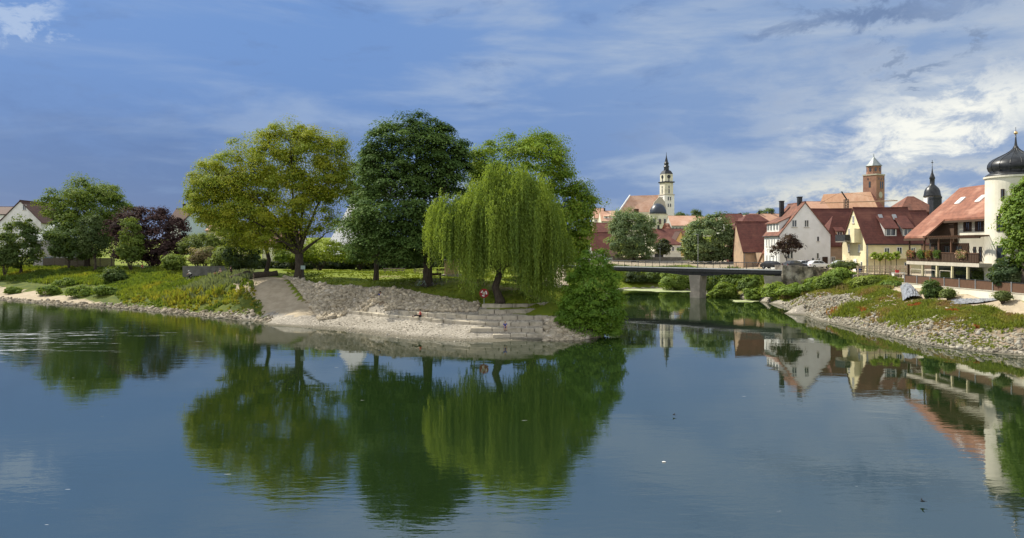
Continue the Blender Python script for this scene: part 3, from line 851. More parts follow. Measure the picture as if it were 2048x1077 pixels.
def rocks(name, label, X, Y, size, cols, seed=4, sink=0.25, flat=0.62, kind="stuff", cat="stones", Z=None, tilt=0.5):
    rng = np.random.default_rng(seed)
    n = len(X)
    Z = zt(X, Y) if Z is None else Z
    v = ICV[None] * (1 + rng.normal(0, 0.16, (n, len(ICV), 1)))
    v = np.sign(v) * np.abs(v) ** 0.8
    v = v * (size[:, None, None] * np.stack([rng.uniform(.75, 1.5, n), rng.uniform(.6, 1.1, n), rng.uniform(.4, .85, n) * flat * 1.4], 1)[:, None, :])
    a = rng.uniform(0, 2 * math.pi, n); b = rng.normal(0, tilt, n)
    ca, sa, cb, sb = np.cos(a), np.sin(a), np.cos(b), np.sin(b)
    x = v[..., 0] * cb[:, None] + v[..., 2] * sb[:, None]; z = -v[..., 0] * sb[:, None] + v[..., 2] * cb[:, None]; y = v[..., 1]
    v = np.stack([x * ca[:, None] - y * sa[:, None], x * sa[:, None] + y * ca[:, None], z], -1)
    v += np.stack([X, Y, Z + size * (flat - sink) * 0.6], 1)[:, None, :]
    Q = (ICF[None] + (np.arange(n) * len(ICV))[:, None, None]).reshape(-1, 3)
    c = np.repeat(np.clip(cols * (1 + rng.normal(0, .12, (n, 1))), .01, .9), len(ICV), 0)
    return tag(mesh_np(name, v.reshape(-1, 3), Q, ROCKM, c), label, cat, kind=kind)

def rockmat():
    m = bpy.data.materials.new("loose_stone"); m.use_nodes = True
    t = NT(m.node_tree); p = t.n["Principled BSDF"]; p.inputs["Roughness"].default_value = 0.9; p.inputs["Specular IOR Level"].default_value = 0.2
    co = t.new("ShaderNodeNewGeometry").outputs["Position"]
    at = t.new("ShaderNodeAttribute", attribute_name="col")
    c = t.mix(t.m("MULTIPLY", t.ss(t.noise(co, 5, 5, 0.65), 0.4, 0.7), 0.5), at.outputs[0], (0.16, 0.14, 0.11))
    t.l.new(c, p.inputs["Base Color"])
    b = t.new("ShaderNodeBump"); b.inputs["Distance"].default_value = 0.04
    t.l.new(t.noise(co, 9, 5, 0.7), b.inputs["Height"]); t.l.new(b.outputs[0], p.inputs["Normal"])
    return m
ROCKM = rockmat()

# ---------------------------------------------------------------- the park trees on the spit
d = 110; g = G(598, d)
tree("walnut_tree", "huge broad yellow green tree with spreading limbs, leftmost on the spit", g, 3.6,
     [sph(600, 335, 88, d, rz=86), sph(500, 375, 78, d, rz=72), sph(455, 395, 78, d, rz=62, ry=70), sph(425, 410, 50, d, rz=52), sph(650, 350, 58, d, rz=66), sph(560, 400, 100, d, rz=82, ry=95),
      sph(480, 430, 70, d, rz=40), sph(620, 420, 64, d, rz=62), sph(572, 305, 66, d, rz=58), sph(475, 355, 76, d, rz=62), sph(525, 325, 78, d, rz=66), sph(645, 325, 62, d, rz=66), sph(425, 375, 56, d, rz=48), sph(530, 470, 62, d, rz=34)],
     380, 125000, 1.35, 0.27, (0.160, 0.175, 0.009), (0.085, 0.125, 0.009), 0.72, limbs=12, sub=190, flat=0.5, seed=21, inner=0.58, twig=0.05, c3=(0.23, 0.215, 0.012), p3=0.25, droop=0.22, fill=0.24)
d = 95; g = G(855, d)
tree("maple_tree", "tall dark green dense tree in the middle of the group on the spit", g, 4.2,
     [sph(820, 315, 92, d, rz=84), sph(860, 320, 74, d, rz=80), sph(800, 410, 102, d, rz=90), sph(850, 400, 86, d, rz=90), sph(845, 470, 88, d, rz=70), sph(780, 470, 70, d, rz=58), sph(760, 350, 48, d, rz=60), sph(850, 275, 55, d, rz=46), sph(770, 495, 78, d, rz=40), sph(838, 495, 72, d, rz=42), sph(735, 440, 44, d, rz=60), sph(890, 300, 44, d, rz=46), sph(772, 296, 44, d, rz=46), sph(905, 350, 34, d, rz=50)],
     340, 120000, 1.25, 0.30, (0.048, 0.082, 0.016), (0.024, 0.047, 0.010), 0.62, limbs=8, sub=60, flat=0.34, up=0.75, droop=0.30, seed=22, mat_=LEAF_DARK, inner=0.62, fill=0.34, shell=0.25, bough=1.5, c3=(0.085, 0.125, 0.030), p3=0.2, zmin=zg(XD(855, d), d) + 2.6)
d = 107; g = G(752, d)
tree("linden_tree", "lighter green slim tree with a bare straight trunk, tucked against the dark tree's left side", g, 3.6,
     [sph(738, 430, 46, d, rz=60), sph(722, 470, 38, d, rz=56), sph(752, 490, 46, d, rz=34), sph(712, 400, 24, d, rz=38), sph(730, 360, 40, d, rz=50)],
     110, 28000, 1.05, 0.27, (0.120, 0.150, 0.012), (0.050, 0.085, 0.016), 0.40, limbs=6, sub=40, seed=23, c3=(0.18, 0.20, 0.014), p3=0.2)
d = 101; g = G(1062, d)
tree("plane_tree", "broad bright green tree standing behind the weeping willow", g, 4.5,
     [sph(1070, 340, 84, d, rz=72), sph(1010, 340, 68, d, rz=66), sph(1120, 420, 72, d, rz=76), sph(1140, 450, 52, d, rz=72), sph(975, 330, 40, d, rz=46), sph(1085, 310, 52, d, rz=46), sph(1040, 430, 100, d, rz=80), sph(1150, 410, 46, d, rz=40), sph(1110, 500, 66, d, rz=40), sph(958, 400, 34, d, rz=80)],
     280, 95000, 1.3, 0.28, (0.115, 0.170, 0.009), (0.050, 0.100, 0.009), 0.66, limbs=9, sub=90, flat=0.5, seed=24, inner=0.58, c3=(0.155, 0.175, 0.012), p3=0.2, droop=0.1, fill=0.34)
d = 84.5; g = G(1000, d)
def _zl(x, y, rng):
    px = CX + x * F / y
    low = np.interp(px, [860, 900, 930, 945, 985, 1010, 1040, 1080, 1115, 1145], [515, 530, 575, 590, 545, 545, 590, 600, 585, 560])
    return CH - (low - HZ) / F * y
willow("willow_tree", "weeping willow with long hanging curtains of pale green twigs at the stone terraces", g,
       [sph(1035, 388, 56, d, rz=62), sph(985, 420, 68, d, rz=52), sph(925, 444, 48, d, rz=50), sph(1085, 440, 48, d, rz=58), sph(1105, 490, 34, d, rz=40), sph(1020, 440, 86, d, rz=62, ry=80), sph(898, 440, 36, d, rz=44), sph(985, 365, 30, d, rz=22)],
       _zl, 175, 22, (0.150, 0.200, 0.024), (0.060, 0.100, 0.014), seed=25, r0=0.46)
d = 79.0
bush("willow_bush", "big rounded green bush growing from the water's edge at the tip of the spit",
     [sph(1188, 580, 58, d, rz=62), sph(1200, 620, 52, d, rz=60), sph(1165, 620, 48, d, rz=58), sph(1190, 535, 36, d, rz=36), sph(1172, 660, 55, d, rz=32), sph(1215, 640, 34, d, rz=46), sph(1140, 640, 30, d, rz=44)],
     230, 60000, 0.62, 0.20, (0.085, 0.150, 0.010), (0.040, 0.090, 0.008), seed=26, inner=0.6, c3=(0.11, 0.165, 0.014), p3=0.15)
d = 118; g = G(532, d)
tree("walnut_tree", "smaller leaning tree with a grey trunk behind the broad yellow green one", g, 4.2,
     [sph(505, 470, 50, d, rz=30), sph(470, 460, 36, d, rz=34), sph(545, 470, 50, d, rz=30), sph(500, 440, 60, d, rz=36)],
     80, 11000, 1.2, 0.36, (0.120, 0.125, 0.010), (0.060, 0.085, 0.010), 0.36, limbs=6, sub=40, flat=0.5, seed=27, lean=(0.5, 0, 0))

# ---------------------------------------------------------------- trees of the left bank
d = 172; g = G(175, d)
tree("maple_tree", "large mid green tree with a domed crown above the left bank garden", g, 4.0,
     [sph(175, 425, 64, d, rz=54), sph(130, 415, 44, d, rz=34), sph(215, 425, 44, d, rz=52), sph(165, 395, 46, d, rz=32), sph(108, 412, 26, d, rz=20), sph(180, 470, 70, d, rz=50), sph(230, 440, 28, d, rz=40)],
     190, 46000, 1.6, 0.42, (0.075, 0.110, 0.012), (0.035, 0.068, 0.014), 0.6, limbs=7, sub=50, seed=31, c3=(0.12, 0.145, 0.014), p3=0.15)
d = 162; g = G(42, d)
tree("maple_tree", "loose dark green tree in front of the white house at the far left", g, 1.6,
     [sph(40, 450, 20, d, rz=24), sph(36, 476, 33, d, rz=34), sph(58, 470, 16, d, rz=20), sph(45, 508, 40, d, rz=30), sph(25, 505, 24, d, rz=28)],
     90, 13000, 1.0, 0.42, (0.050, 0.080, 0.016), (0.026, 0.046, 0.013), 0.3, limbs=5, sub=20, seed=32)
d = 160; g = G(190, d)
tree("thorn_tree", "small round dark tree on a short trunk in front of the domed tree", g, 2.6,
     [sph(190, 460, 28, d, rz=30), sph(186, 484, 30, d, rz=30)], 60, 9000, 0.95, 0.40, (0.052, 0.072, 0.020), (0.030, 0.048, 0.016), 0.28, limbs=5, sub=20, seed=33, mat_=LEAF_DARK)
d = 163; g = G(138, d)
tree("thorn_tree", "spreading dark tree leaning over the grey garden wall", g, 2.2,
     [sph(135, 478, 36, d, rz=34), sph(112, 465, 24, d, rz=24), sph(155, 500, 28, d, rz=24), sph(120, 495, 24, d, rz=22)], 80, 11000, 1.0, 0.42, (0.050, 0.082, 0.016), (0.026, 0.048, 0.013), 0.28, limbs=6, sub=25, seed=34)
d = 155; g = G(305, d)
tree("purple_beech_tree", "broad dark purple leaved tree on the left bank", g, 1.8,
     [sph(310, 470, 62, d, rz=52), sph(345, 480, 30, d, rz=44), sph(265, 462, 38, d, rz=40), sph(300, 440, 48, d, rz=26), sph(240, 450, 24, d, rz=28), sph(320, 510, 54, d, rz=28), sph(255, 500, 34, d, rz=30)],
     170, 27000, 1.2, 0.46, (0.040, 0.022, 0.020), (0.016, 0.010, 0.010), 0.4, limbs=7, sub=40, seed=35, c3=(0.075, 0.042, 0.034), p3=0.12, mat_=LEAF_DARK)
for (px, py, r, rz, d, c1, c2, lab, sd, n) in [
    (8, 500, 22, 38, 158, (.055, .085, .018), (.03, .05, .014), "dark leafy bush at the left end of the bank", 41, 7000),
    (262, 480, 22, 48, 148, (.085, .115, .016), (.045, .075, .014), "loose light green bush rising before the purple tree", 42, 8000),
    (350, 525, 21, 17, 138, (.115, .150, .022), (.06, .09, .016), "bright green leafy bush below the purple tree", 43, 5000),
    (232, 550, 20, 15, 139, (.048, .075, .016), (.026, .045, .012), "dark low bush on the grassy bank crest", 44, 4500),
    (408, 512, 27, 17, 138, (.150, .105, .062), (.075, .085, .028), "pinkish flowering bush behind the low garden wall", 45, 6500),
    (448, 515, 22, 24, 134, (.100, .125, .022), (.055, .08, .018), "yellow green bush between the flowering bush and the ivy column", 46, 5500),
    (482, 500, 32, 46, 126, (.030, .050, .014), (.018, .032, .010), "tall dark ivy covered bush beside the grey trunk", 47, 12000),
    (395, 488, 34, 22, 150, (.085, .105, .022), (.045, .065, .018), "rough green bush in front of the pale blue house", 48, 6500),
    (440, 478, 26, 30, 160, (.10, .125, .018), (.055, .08, .018), "light green bush before the ochre house", 49, 6000),
    (640, 500, 50, 26, 140, (.125, .155, .012), (.06, .095, .012), "bright yellow green young tree behind the broad tree's trunk", 50, 9000),
    (585, 505, 34, 22, 142, (.08, .12, .012), (.045, .075, .012), "green leafy bush seen between the two left trunks", 51, 6000),
    (720, 508, 34, 22, 150, (.07, .10, .014), (.035, .06, .012), "green bush by the corner of the tan house", 52, 6000)]:
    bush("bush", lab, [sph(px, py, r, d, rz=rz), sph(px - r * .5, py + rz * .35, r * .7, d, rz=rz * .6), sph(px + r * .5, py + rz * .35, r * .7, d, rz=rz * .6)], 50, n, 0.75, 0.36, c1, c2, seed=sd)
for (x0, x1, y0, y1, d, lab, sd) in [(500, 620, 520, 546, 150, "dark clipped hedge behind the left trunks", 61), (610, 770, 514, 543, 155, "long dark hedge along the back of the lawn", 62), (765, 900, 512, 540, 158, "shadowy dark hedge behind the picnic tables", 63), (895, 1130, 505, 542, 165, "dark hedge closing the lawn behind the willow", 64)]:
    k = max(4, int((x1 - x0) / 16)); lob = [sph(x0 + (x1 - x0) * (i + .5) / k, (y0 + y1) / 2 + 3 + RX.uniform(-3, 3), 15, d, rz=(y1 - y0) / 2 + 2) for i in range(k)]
    bush("hedge", lab, lob, 24 * k, 2300 * k, 0.7, 0.40, (.017, .028, .007), (.008, .014, .004), seed=sd, cat="hedge", stems=False, inner=0.3)  # leaf colours darkened to carry the shade under the park trees

# ---------------------------------------------------------------- trees and bushes of the town side
d = 205; g = G(1268, d)
tree("willow_tree", "round silvery green tree left of the church's domed chancel, beyond the bridge", g, 2.8,
     [sph(1265, 468, 46, d, rz=46), sph(1258, 450, 34, d, rz=30), sph(1275, 490, 40, d, rz=34), sph(1245, 485, 30, d, rz=34), sph(1288, 462, 24, d, rz=34)],
     130, 24000, 1.3, 0.50, (0.098, 0.135, 0.055), (0.040, 0.068, 0.030), 0.5, limbs=7, sub=40, seed=71, c3=(0.15, 0.185, 0.085), p3=0.2)
d = 190; g = G(1420, d)
tree("willow_tree", "wide round silvery green tree in the town behind the bridge pier", g, 2.4,
     [sph(1418, 480, 54, d, rz=50), sph(1425, 455, 40, d, rz=28), sph(1400, 500, 40, d, rz=30), sph(1445, 490, 32, d, rz=38), sph(1385, 490, 22, d, rz=34)],
     150, 27000, 1.3, 0.50, (0.098, 0.130, 0.052), (0.038, 0.064, 0.028), 0.5, limbs=7, sub=40, seed=72, c3=(0.15, 0.18, 0.08), p3=0.2)
d = 215; g = G(1326, d)
tree("maple_tree", "small dark rounded tree in front of the town's red roofs", g, 2.2, [sph(1325, 495, 18, d, rz=14)], 36, 5000, 0.9, 0.45, (0.030, 0.036, 0.020), (0.016, 0.022, 0.012), 0.2, limbs=5, sub=12, seed=73)
d = 225; g = G(1487, d)
tree("ash_tree", "loose green tree left of the dark red gabled tower roof", g, 2.4, [sph(1476, 470, 16, d, rz=24), sph(1486, 490, 18, d, rz=24), sph(1470, 500, 14, d, rz=18)], 60, 8000, 0.9, 0.45, (0.085, 0.125, 0.020), (0.04, 0.07, 0.014), 0.25, limbs=5, sub=20, seed=74)
d = 136; g = G(1573, d)
tree("purple_maple_tree", "small bronze leaved street tree in front of the white gabled house", g, 2.6,
     [sph(1572, 485, 19, d, rz=16), sph(1588, 494, 14, d, rz=13), sph(1560, 496, 12, d, rz=10), sph(1574, 500, 22, d, rz=8), sph(1548, 506, 9, d, rz=12)],
     70, 5200, 0.55, 0.30, (0.050, 0.028, 0.020), (0.022, 0.015, 0.012), 0.12, limbs=6, sub=30, seed=75, c3=(0.06, 0.05, 0.02), p3=0.2, twig=0.02, mat_=LEAF_DARK, flat=0.8)
d = 78; g = G(2052, d)
tree("chestnut_tree", "bright green tree in front of the onion domed tower at the right edge", g, 3.4,
     [sph(2062, 398, 36, d, rz=46), sph(2054, 450, 40, d, rz=46), sph(2074, 430, 58, d, rz=68), sph(2056, 500, 40, d, rz=38), sph(2074, 500, 58, d, rz=48), sph(2092, 390, 50, d, rz=50)],
     200, 30000, 0.75, 0.30, (0.095, 0.145, 0.012), (0.045, 0.085, 0.012), 0.4, limbs=7, sub=40, seed=76, inner=0.6)
for (px, py, r, rz, d, c1, c2, lab, sd, n, lf) in [
    (2016, 545, 30, 30, 80, (.030, .052, .018), (.016, .032, .014), "dark green bush leaning against the foot of the round tower", 81, 14000, .26),
    (1962, 556, 14, 14, 87, (.085, .11, .03), (.05, .07, .02), "pale green bush behind the brown board fence", 82, 4500, .22),
    (2035, 555, 18, 14, 79, (.10, .12, .05), (.06, .08, .03), "grey green bush behind the fence at the right edge", 83, 5000, .22),
    (1864, 578, 17, 20, 88.5, (.050, .085, .018), (.028, .05, .012), "round green bush before the restaurant's ground floor fence", 84, 7000, .24),
    (1897, 587, 12, 10, 85.5, (.095, .12, .03), (.06, .08, .02), "low yellow green shrub on the sandy strip", 85, 3000, .2),
    (2006, 592, 13, 11, 77, (.085, .10, .03), (.045, .065, .02), "small shrub at the base of the pale wall", 86, 3500, .18)]:
    bush("bush", lab, [sph(px, py, r, d, rz=rz), sph(px - r * .45, py + rz * .3, r * .7, d, rz=rz * .65), sph(px + r * .45, py + rz * .3, r * .7, d, rz=rz * .65)], 60, n, 0.34, lf, c1, c2, seed=sd)
for (px, py, r, rz, d, c1, c2, lab, sd, n) in [
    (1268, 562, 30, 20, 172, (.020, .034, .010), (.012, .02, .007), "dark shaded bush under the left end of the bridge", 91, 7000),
    (1312, 556, 24, 22, 172, (.055, .085, .016), (.03, .05, .012), "mid green bush hanging over the far bank", 92, 6000),
    (1350, 560, 28, 24, 163, (.115, .16, .030), (.07, .105, .02), "bright green reedy bush left of the bridge pier", 93, 9000),
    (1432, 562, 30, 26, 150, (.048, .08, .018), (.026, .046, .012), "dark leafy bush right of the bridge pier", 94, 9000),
    (1468, 565, 28, 26, 146, (.085, .125, .020), (.045, .075, .014), "green bush under the middle of the bridge", 95, 9000),
    (1447, 585, 24, 18, 141, (.11, .155, .020), (.06, .10, .014), "low grassy green bush at the water beside the pier", 96, 7000),
    (1502, 572, 26, 18, 140, (.07, .11, .016), (.036, .062, .012), "green bush below the tan town wall", 97, 7000),
    (1512, 590, 20, 15, 132, (.105, .15, .018), (.06, .10, .014), "round clump of bright green bush at the waterline", 98, 6000),
    (1552, 586, 24, 17, 126, (.115, .16, .020), (.065, .105, .014), "bright green bush below the bridge abutment", 99, 7000),
    (1590, 582, 30, 14, 122, (.105, .15, .018), (.055, .095, .014), "long low green bush at the foot of the old stone wall", 100, 7000),
    (1634, 575, 26, 15, 118, (.08, .12, .016), (.042, .075, .012), "green bush in front of the ruined wall's right end", 101, 6500),
    (1685, 556, 30, 17, 116, (.105, .15, .018), (.055, .095, .014), "large bright green bush below the cream house", 102, 9000),
    (1660, 568, 26, 15, 114, (.085, .125, .018), (.05, .08, .014), "mid green bush on the slope below the parked cars", 103, 7000),
    (1735, 570, 28, 15, 108, (.12, .15, .022), (.07, .10, .016), "yellow green bush on the slope below the terrace", 104, 7500),
    (1785, 577, 26, 10, 103, (.080, .12, .018), (.042, .075, .014), "low wide green bush beside the grey tarpaulin", 105, 6000),
    (1690, 531, 22, 7, 124, (.045, .06, .018), (.028, .04, .012), "low dark hedge bush before the cream house's cellar door", 106, 3500)]:
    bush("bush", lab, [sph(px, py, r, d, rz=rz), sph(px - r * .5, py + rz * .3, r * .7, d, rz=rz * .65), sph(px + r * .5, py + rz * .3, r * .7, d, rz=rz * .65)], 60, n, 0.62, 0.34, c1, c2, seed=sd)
for (px, py, r, rz, d, lab, sd) in [(1362, 436, 22, 10, 620, "dark distant tree between the church and the pale roofed hall", 111), (1392, 432, 10, 9, 640, "small distant dark tree left of the red hall roof", 112), (1533, 427, 18, 8, 600, "distant rounded tree on the town skyline", 113), (1475, 436, 24, 7, 620, "low distant tree behind the dark red roof", 114)]:
    g = G(px, d)
    tree("oak_tree", lab, g, 4, [sph(px, py, r, d, rz=rz), sph(px - r * .4, py + 8, r * .7, d, rz=rz), sph(px + r * .4, py + 8, r * .7, d, rz=rz)], 50, 4500, 2.2, 1.1, (0.06, 0.085, 0.03), (0.03, 0.05, 0.02), 0.5, limbs=5, sub=10, seed=sd)

# ---------------------------------------------------------------- banks: weeds, grass and stones
rng = np.random.default_rng(77)
def bank_cols(x, y, rng):
    n = len(x); a = fbm(x, y, 31, 4, 0.35); b = fbm(x, y, 32, 3, 0.22)
    base = np.where((a > 0.1)[:, None], np.array([.135, .165, .016]), np.array([.070, .115, .014]))
    base = np.where((a > 0.75)[:, None], np.array([.215, .195, .020]), base)
    base = np.where((a < -0.6)[:, None], np.array([.040, .075, .014]), base)
    return base
L_SLOPE = [(-330, 246), (-112, 158), (-92, 148), (-76, 137), (-60, 116.2), (-43, 103.6), (-33, 96), (-31.5, 96.5), (-34.5, 101.5), (-37.5, 108), (-40, 113.5), (-42, 120), (-54, 142), (-75, 158), (-105, 172), (-330, 330)]
x, y = sample_poly(L_SLOPE, 30000, rng)
sd_ = shore_dist(x, y); keep = sd_ > np.where(x < -66, np.clip((-x - 60) * 0.24, 1.4, 8.5), 1.3); x, y = x[keep], y[keep]
c = bank_cols(x, y, rng)
blue = (np.exp(-(((x + 45) / 9) ** 2 + ((y - 117) / 8) ** 2)) + 0.25 * fbm(x, y, 40, 3, .5)) > 0.45
c[blue] = np.array([.115, .135, .085])
yl = (shore_dist(x, y) < 6.5) & (x > -62) & (fbm(x, y, 41, 3, .6) > -0.3)
c[yl] = np.where((rng.random(yl.sum()) < .5)[:, None], np.array([.225, .195, .022]), np.array([.14, .165, .018]))
h = 0.50 + 0.34 * np.clip(fbm(x, y, 33, 3, 0.4), -0.6, 1.2); h[blue] += 0.45
edge = np.clip((shore_dist(x, y)) / 4, 0.45, 1)
tufts("bank_grass", "rank green and yellow weeds covering the left bank", x, y, np.maximum(h, .22) * edge, np.full(len(x), .17), 11, c, cat="weeds", seed=51)
# separate dark weed mounds low on the left bank
for i, (px, d, rx, rz, lab) in enumerate([(25, 141, 14, 9, "rusty green weed clump at the edge of the sandy beach"), (98, 134, 22, 13, "dark green weed mound above the sand"), (160, 128, 28, 15, "wide green weed mound beside the sandy beach"), (130, 142, 24, 10, "yellow green weed mound on the left bank slope"), (210, 126, 26, 13, "leafy weed mound low on the left bank")]):
    g = G(px, d)
    py = HZ + (CH - g.z - rz * d / F * .4) * F / d
    bush("weed_clump", lab, [sph(px, py, rx, d, rz=rz), sph(px + rx * .6, py + 2, rx * .6, d, rz=rz * .7)], 40, 3800, .5, .30, (.095, .135, .014), (.04, .075, .012), seed=120 + i, cat="weeds", stems=False)
# mown lawn blades, long at the crest of the rubble
LAWN = [PZ(566, 558, 4.7), PZ(650, 570, 4.3), PZ(750, 578, 4.05), PZ(850, 584, 4.0), PZ(900, 590, 3.8), PZ(958, 603, 3.35), PZ(1100, 601, 3.5), (9.0, 90), (11, 104), (12.5, 125), (14, 150), (-20, 152), (-45, 146), (-38, 126), (-35, 116)]
x, y = sample_poly(LAWN, 9000, rng)
k = ~in_poly(x, y, LAWNPATH); x, y = x[k], y[k]
a = fbm(x, y, 35, 3, .4)
c = np.where((a > 0)[:, None], np.array([.165, .195, .020]), np.array([.105, .140, .016]))
tufts("lawn_grass", "short sunlit lawn grass under the park trees", x, y, rng.uniform(.06, .16, len(x)), np.full(len(x), .10), 9, c, seed=52)
# rubble slope of broken stone
def stone_cols(n, rng, dark=0.0):
    t = rng.random((n, 1)); c = np.array([.55, .475, .345]) * t + np.array([.34, .295, .22]) * (1 - t)
    k = rng.random(n) < .12; c[k] = np.array([.56, .50, .40]); return c * (1 - dark)
STAIRP = [PZ(736, 596, 3.2), PZ(770, 596, 3.2), PZ(772, 630, 1.4), PZ(732, 630, 1.4)]
x, y = sample_poly(RUBBLE, 8500, rng); k = ~in_poly(x, y, STAIRP); x, y = x[k], y[k]
rocks("rubble_stones", "loose tan rubble stones heaped on the slope below the lawn", x, y, rng.gamma(4, .033, len(x)) + .06, stone_cols(len(x), rng), seed=53, sink=0.1)
# gravel and cobbles on the small beach
x, y = sample_poly(BEACH, 6500, rng); k = (shore_dist(x, y) > -0.3); x, y = x[k], y[k]
rocks("beach_gravel", "pale gravel and cobbles on the small river beach", x, y, rng.gamma(2.0, .015, len(x)) + .02, stone_cols(len(x), rng) * np.array([.88, .92, .98]), seed=54, sink=.35)
# stones along the left bank waterline
xs, ys = [], []
for a, b in zip(SH[2:11], SH[3:12]):
    n = int(np.linalg.norm(b - a) * 13); t = rng.random(n)[:, None]; q = a + (b - a) * t; nrm = np.array([-(b - a)[1], (b - a)[0]]) / np.linalg.norm(b - a)
    q = q + nrm * rng.normal(0.45, .5, (n, 1)); xs.append(q[:, 0]); ys.append(q[:, 1])
x, y = np.concatenate(xs), np.concatenate(ys); k = x < -30; x, y = x[k], y[k]
rocks("shore_stones", "grey stones edging the left bank at the water", x, y, rng.gamma(3, .042, len(x)) + .05, stone_cols(len(x), rng) * .75, seed=55)
# tip of the spit below the big bush
x, y = sample_poly([PZ(1092, 634, 2.0), PZ(1120, 634, 2.0), (9.6, 81.5), (9.6, 79.2), (6.7, 76.0), (3.4, 75.3), (3.6, 77.2)], 1300, rng)
rocks("tip_stones", "rubble stones at the tip of the spit beside the blocks", x, y, rng.gamma(4, .05, len(x)) + .08, stone_cols(len(x), rng), seed=56)
# right bank: stones near the water, weeds above
RB = [(43.3, 121), (41.4, 108), (39.7, 93.7), (40.3, 82.8), (40.0, 72.2), (42, 67.7), (44.6, 64.9), (50, 58), (53, 58), (50.3, 66), (49.6, 74), (49.6, 84), (49.9, 95), (51.5, 104), (49, 118)]
x, y = sample_poly(RB, 17000, rng); s = shore_dist(x, y)
k = rng.random(len(x)) < np.clip(1.1 - s / 6.0, 0.10, 1); k |= ((np.hypot((x - 44.5) / 3.2, (y - 104) / 11) < 1) & (rng.random(len(x)) < .8)); x, y = x[k], y[k]
rocks("bank_stones", "pale broken stones spread along the right bank", x, y, rng.gamma(2.6, .030, len(x)) + .04, stone_cols(len(x), rng) * np.array([.64, .68, .72]), seed=57)
x, y = sample_poly(RB, 11000, rng); s = shore_dist(x, y); a = fbm(x, y, 61, 4, .45)
mound = np.hypot((x - 44.5) / 3.0, (y - 105) / 10) < 1
k = (a + 0.20 * (s - 2.6) > rng.normal(0.42, .40, len(x))) & (s > .7) & ~(mound & (rng.random(len(x)) < .85)) & ~in_poly(x, y, RPATH)
x, y, s = x[k], y[k], s[k]; b = fbm(x, y, 62, 3, .6)
c = np.where((b > 0)[:, None], np.array([.125, .150, .022]), np.array([.18, .165, .035])); c[b < -.6] = np.array([.22, .135, .06])
red = (fbm(x, y, 63, 3, .9) > 0.95); c[red] = np.array([.30, .055, .025])
tufts("bank_weeds", "green, yellow and rust red weeds among the stones of the right bank", x, y, np.maximum(.16, .32 + .34 * np.clip(fbm(x, y, 64, 3, .5), -.5, 1.2)), np.full(len(x), .13), 9, c, cat="weeds", seed=58)
x, y = sample_poly([(43.5, 125), (49, 120), (57, 114), (55, 104), (50.5, 100), (49.5, 104), (48, 116)], 1500, rng)
b = fbm(x, y, 66, 3, .5); c = np.where((b > 0)[:, None], np.array([.12, .155, .018]), np.array([.16, .125, .05]))
tufts("slope_grass", "rough grass on the slope below the cream house", x, y, rng.uniform(.25, .6, len(x)), np.full(len(x), .16), 10, c, seed=59)
x, y = sample_poly([(24, 170), (32, 172), (38, 167), (43, 150), (45, 136), (50, 138), (48, 160), (40, 180), (24, 184)], 2200, rng)
tufts("far_bank_grass", "tall green grass on the far bank under the bridge", x, y, rng.uniform(.4, 1.0, len(x)), np.full(len(x), .22), 8, np.tile(np.array([.085, .125, .016]), (len(x), 1)), seed=60)
# ---------------------------------------------------------------- buildings
def window(parent, face, u, z, w, h, plane, frame=None, glass=None, mull=1, sill=True, shutter=None):
    """face S: wall at y=plane seen from -y; W: wall at x=plane seen from -x; E: wall at x=plane seen from +x.  u along the wall, z = bottom"""
    fm = frame or FRAMEW
    def bx(mb, u0, u1, a, b, z0, z1, m=0):          # a,b: how far proud of the wall
        if face == "S": mb.box(u0, u1, plane - b, plane - a, z0, z1, m)
        elif face == "W": mb.box(plane - b, plane - a, u0, u1, z0, z1, m)
        else: mb.box(plane + a, plane + b, u0, u1, z0, z1, m)
    t = min(0.09, w * 0.14); u0, u1 = u - w / 2, u + w / 2
    mb = MB()
    bx(mb, u0, u0 + t, -0.05, 0.05, z, z + h); bx(mb, u1 - t, u1, -0.05, 0.05, z, z + h)
    bx(mb, u0 + t, u1 - t, -0.05, 0.05, z, z + t); bx(mb, u0 + t, u1 - t, -0.05, 0.05, z + h - t, z + h)
    for k in range(mull):
        c = u0 + (u1 - u0) * (k + 1) / (mull + 1); bx(mb, c - t * .45, c + t * .45, -0.05, 0.045, z + t, z + h - t)
    f = mb.build("window", fm, parent)
    g = MB(); bx(g, u0 + t * .8, u1 - t * .8, -0.04, 0.012, z + t * .8, z + h - t * .8); g.build("pane", glass or GLASS, f)
    if sill:
        s = MB(); bx(s, u0 - .08, u1 + .08, -0.02, 0.14, z - 0.10, z - 0.002); s.build("sill", STONEF if frame is None else fm, f)
    if shutter is not None:
        for sg in (-1, 1):
            s = MB(); a = u + sg * (w / 2 + w * .27); bx(s, a - w * .25, a + w * .25, -0.01, 0.06, z, z + h); s.build("shutter", shutter, f)
    return f

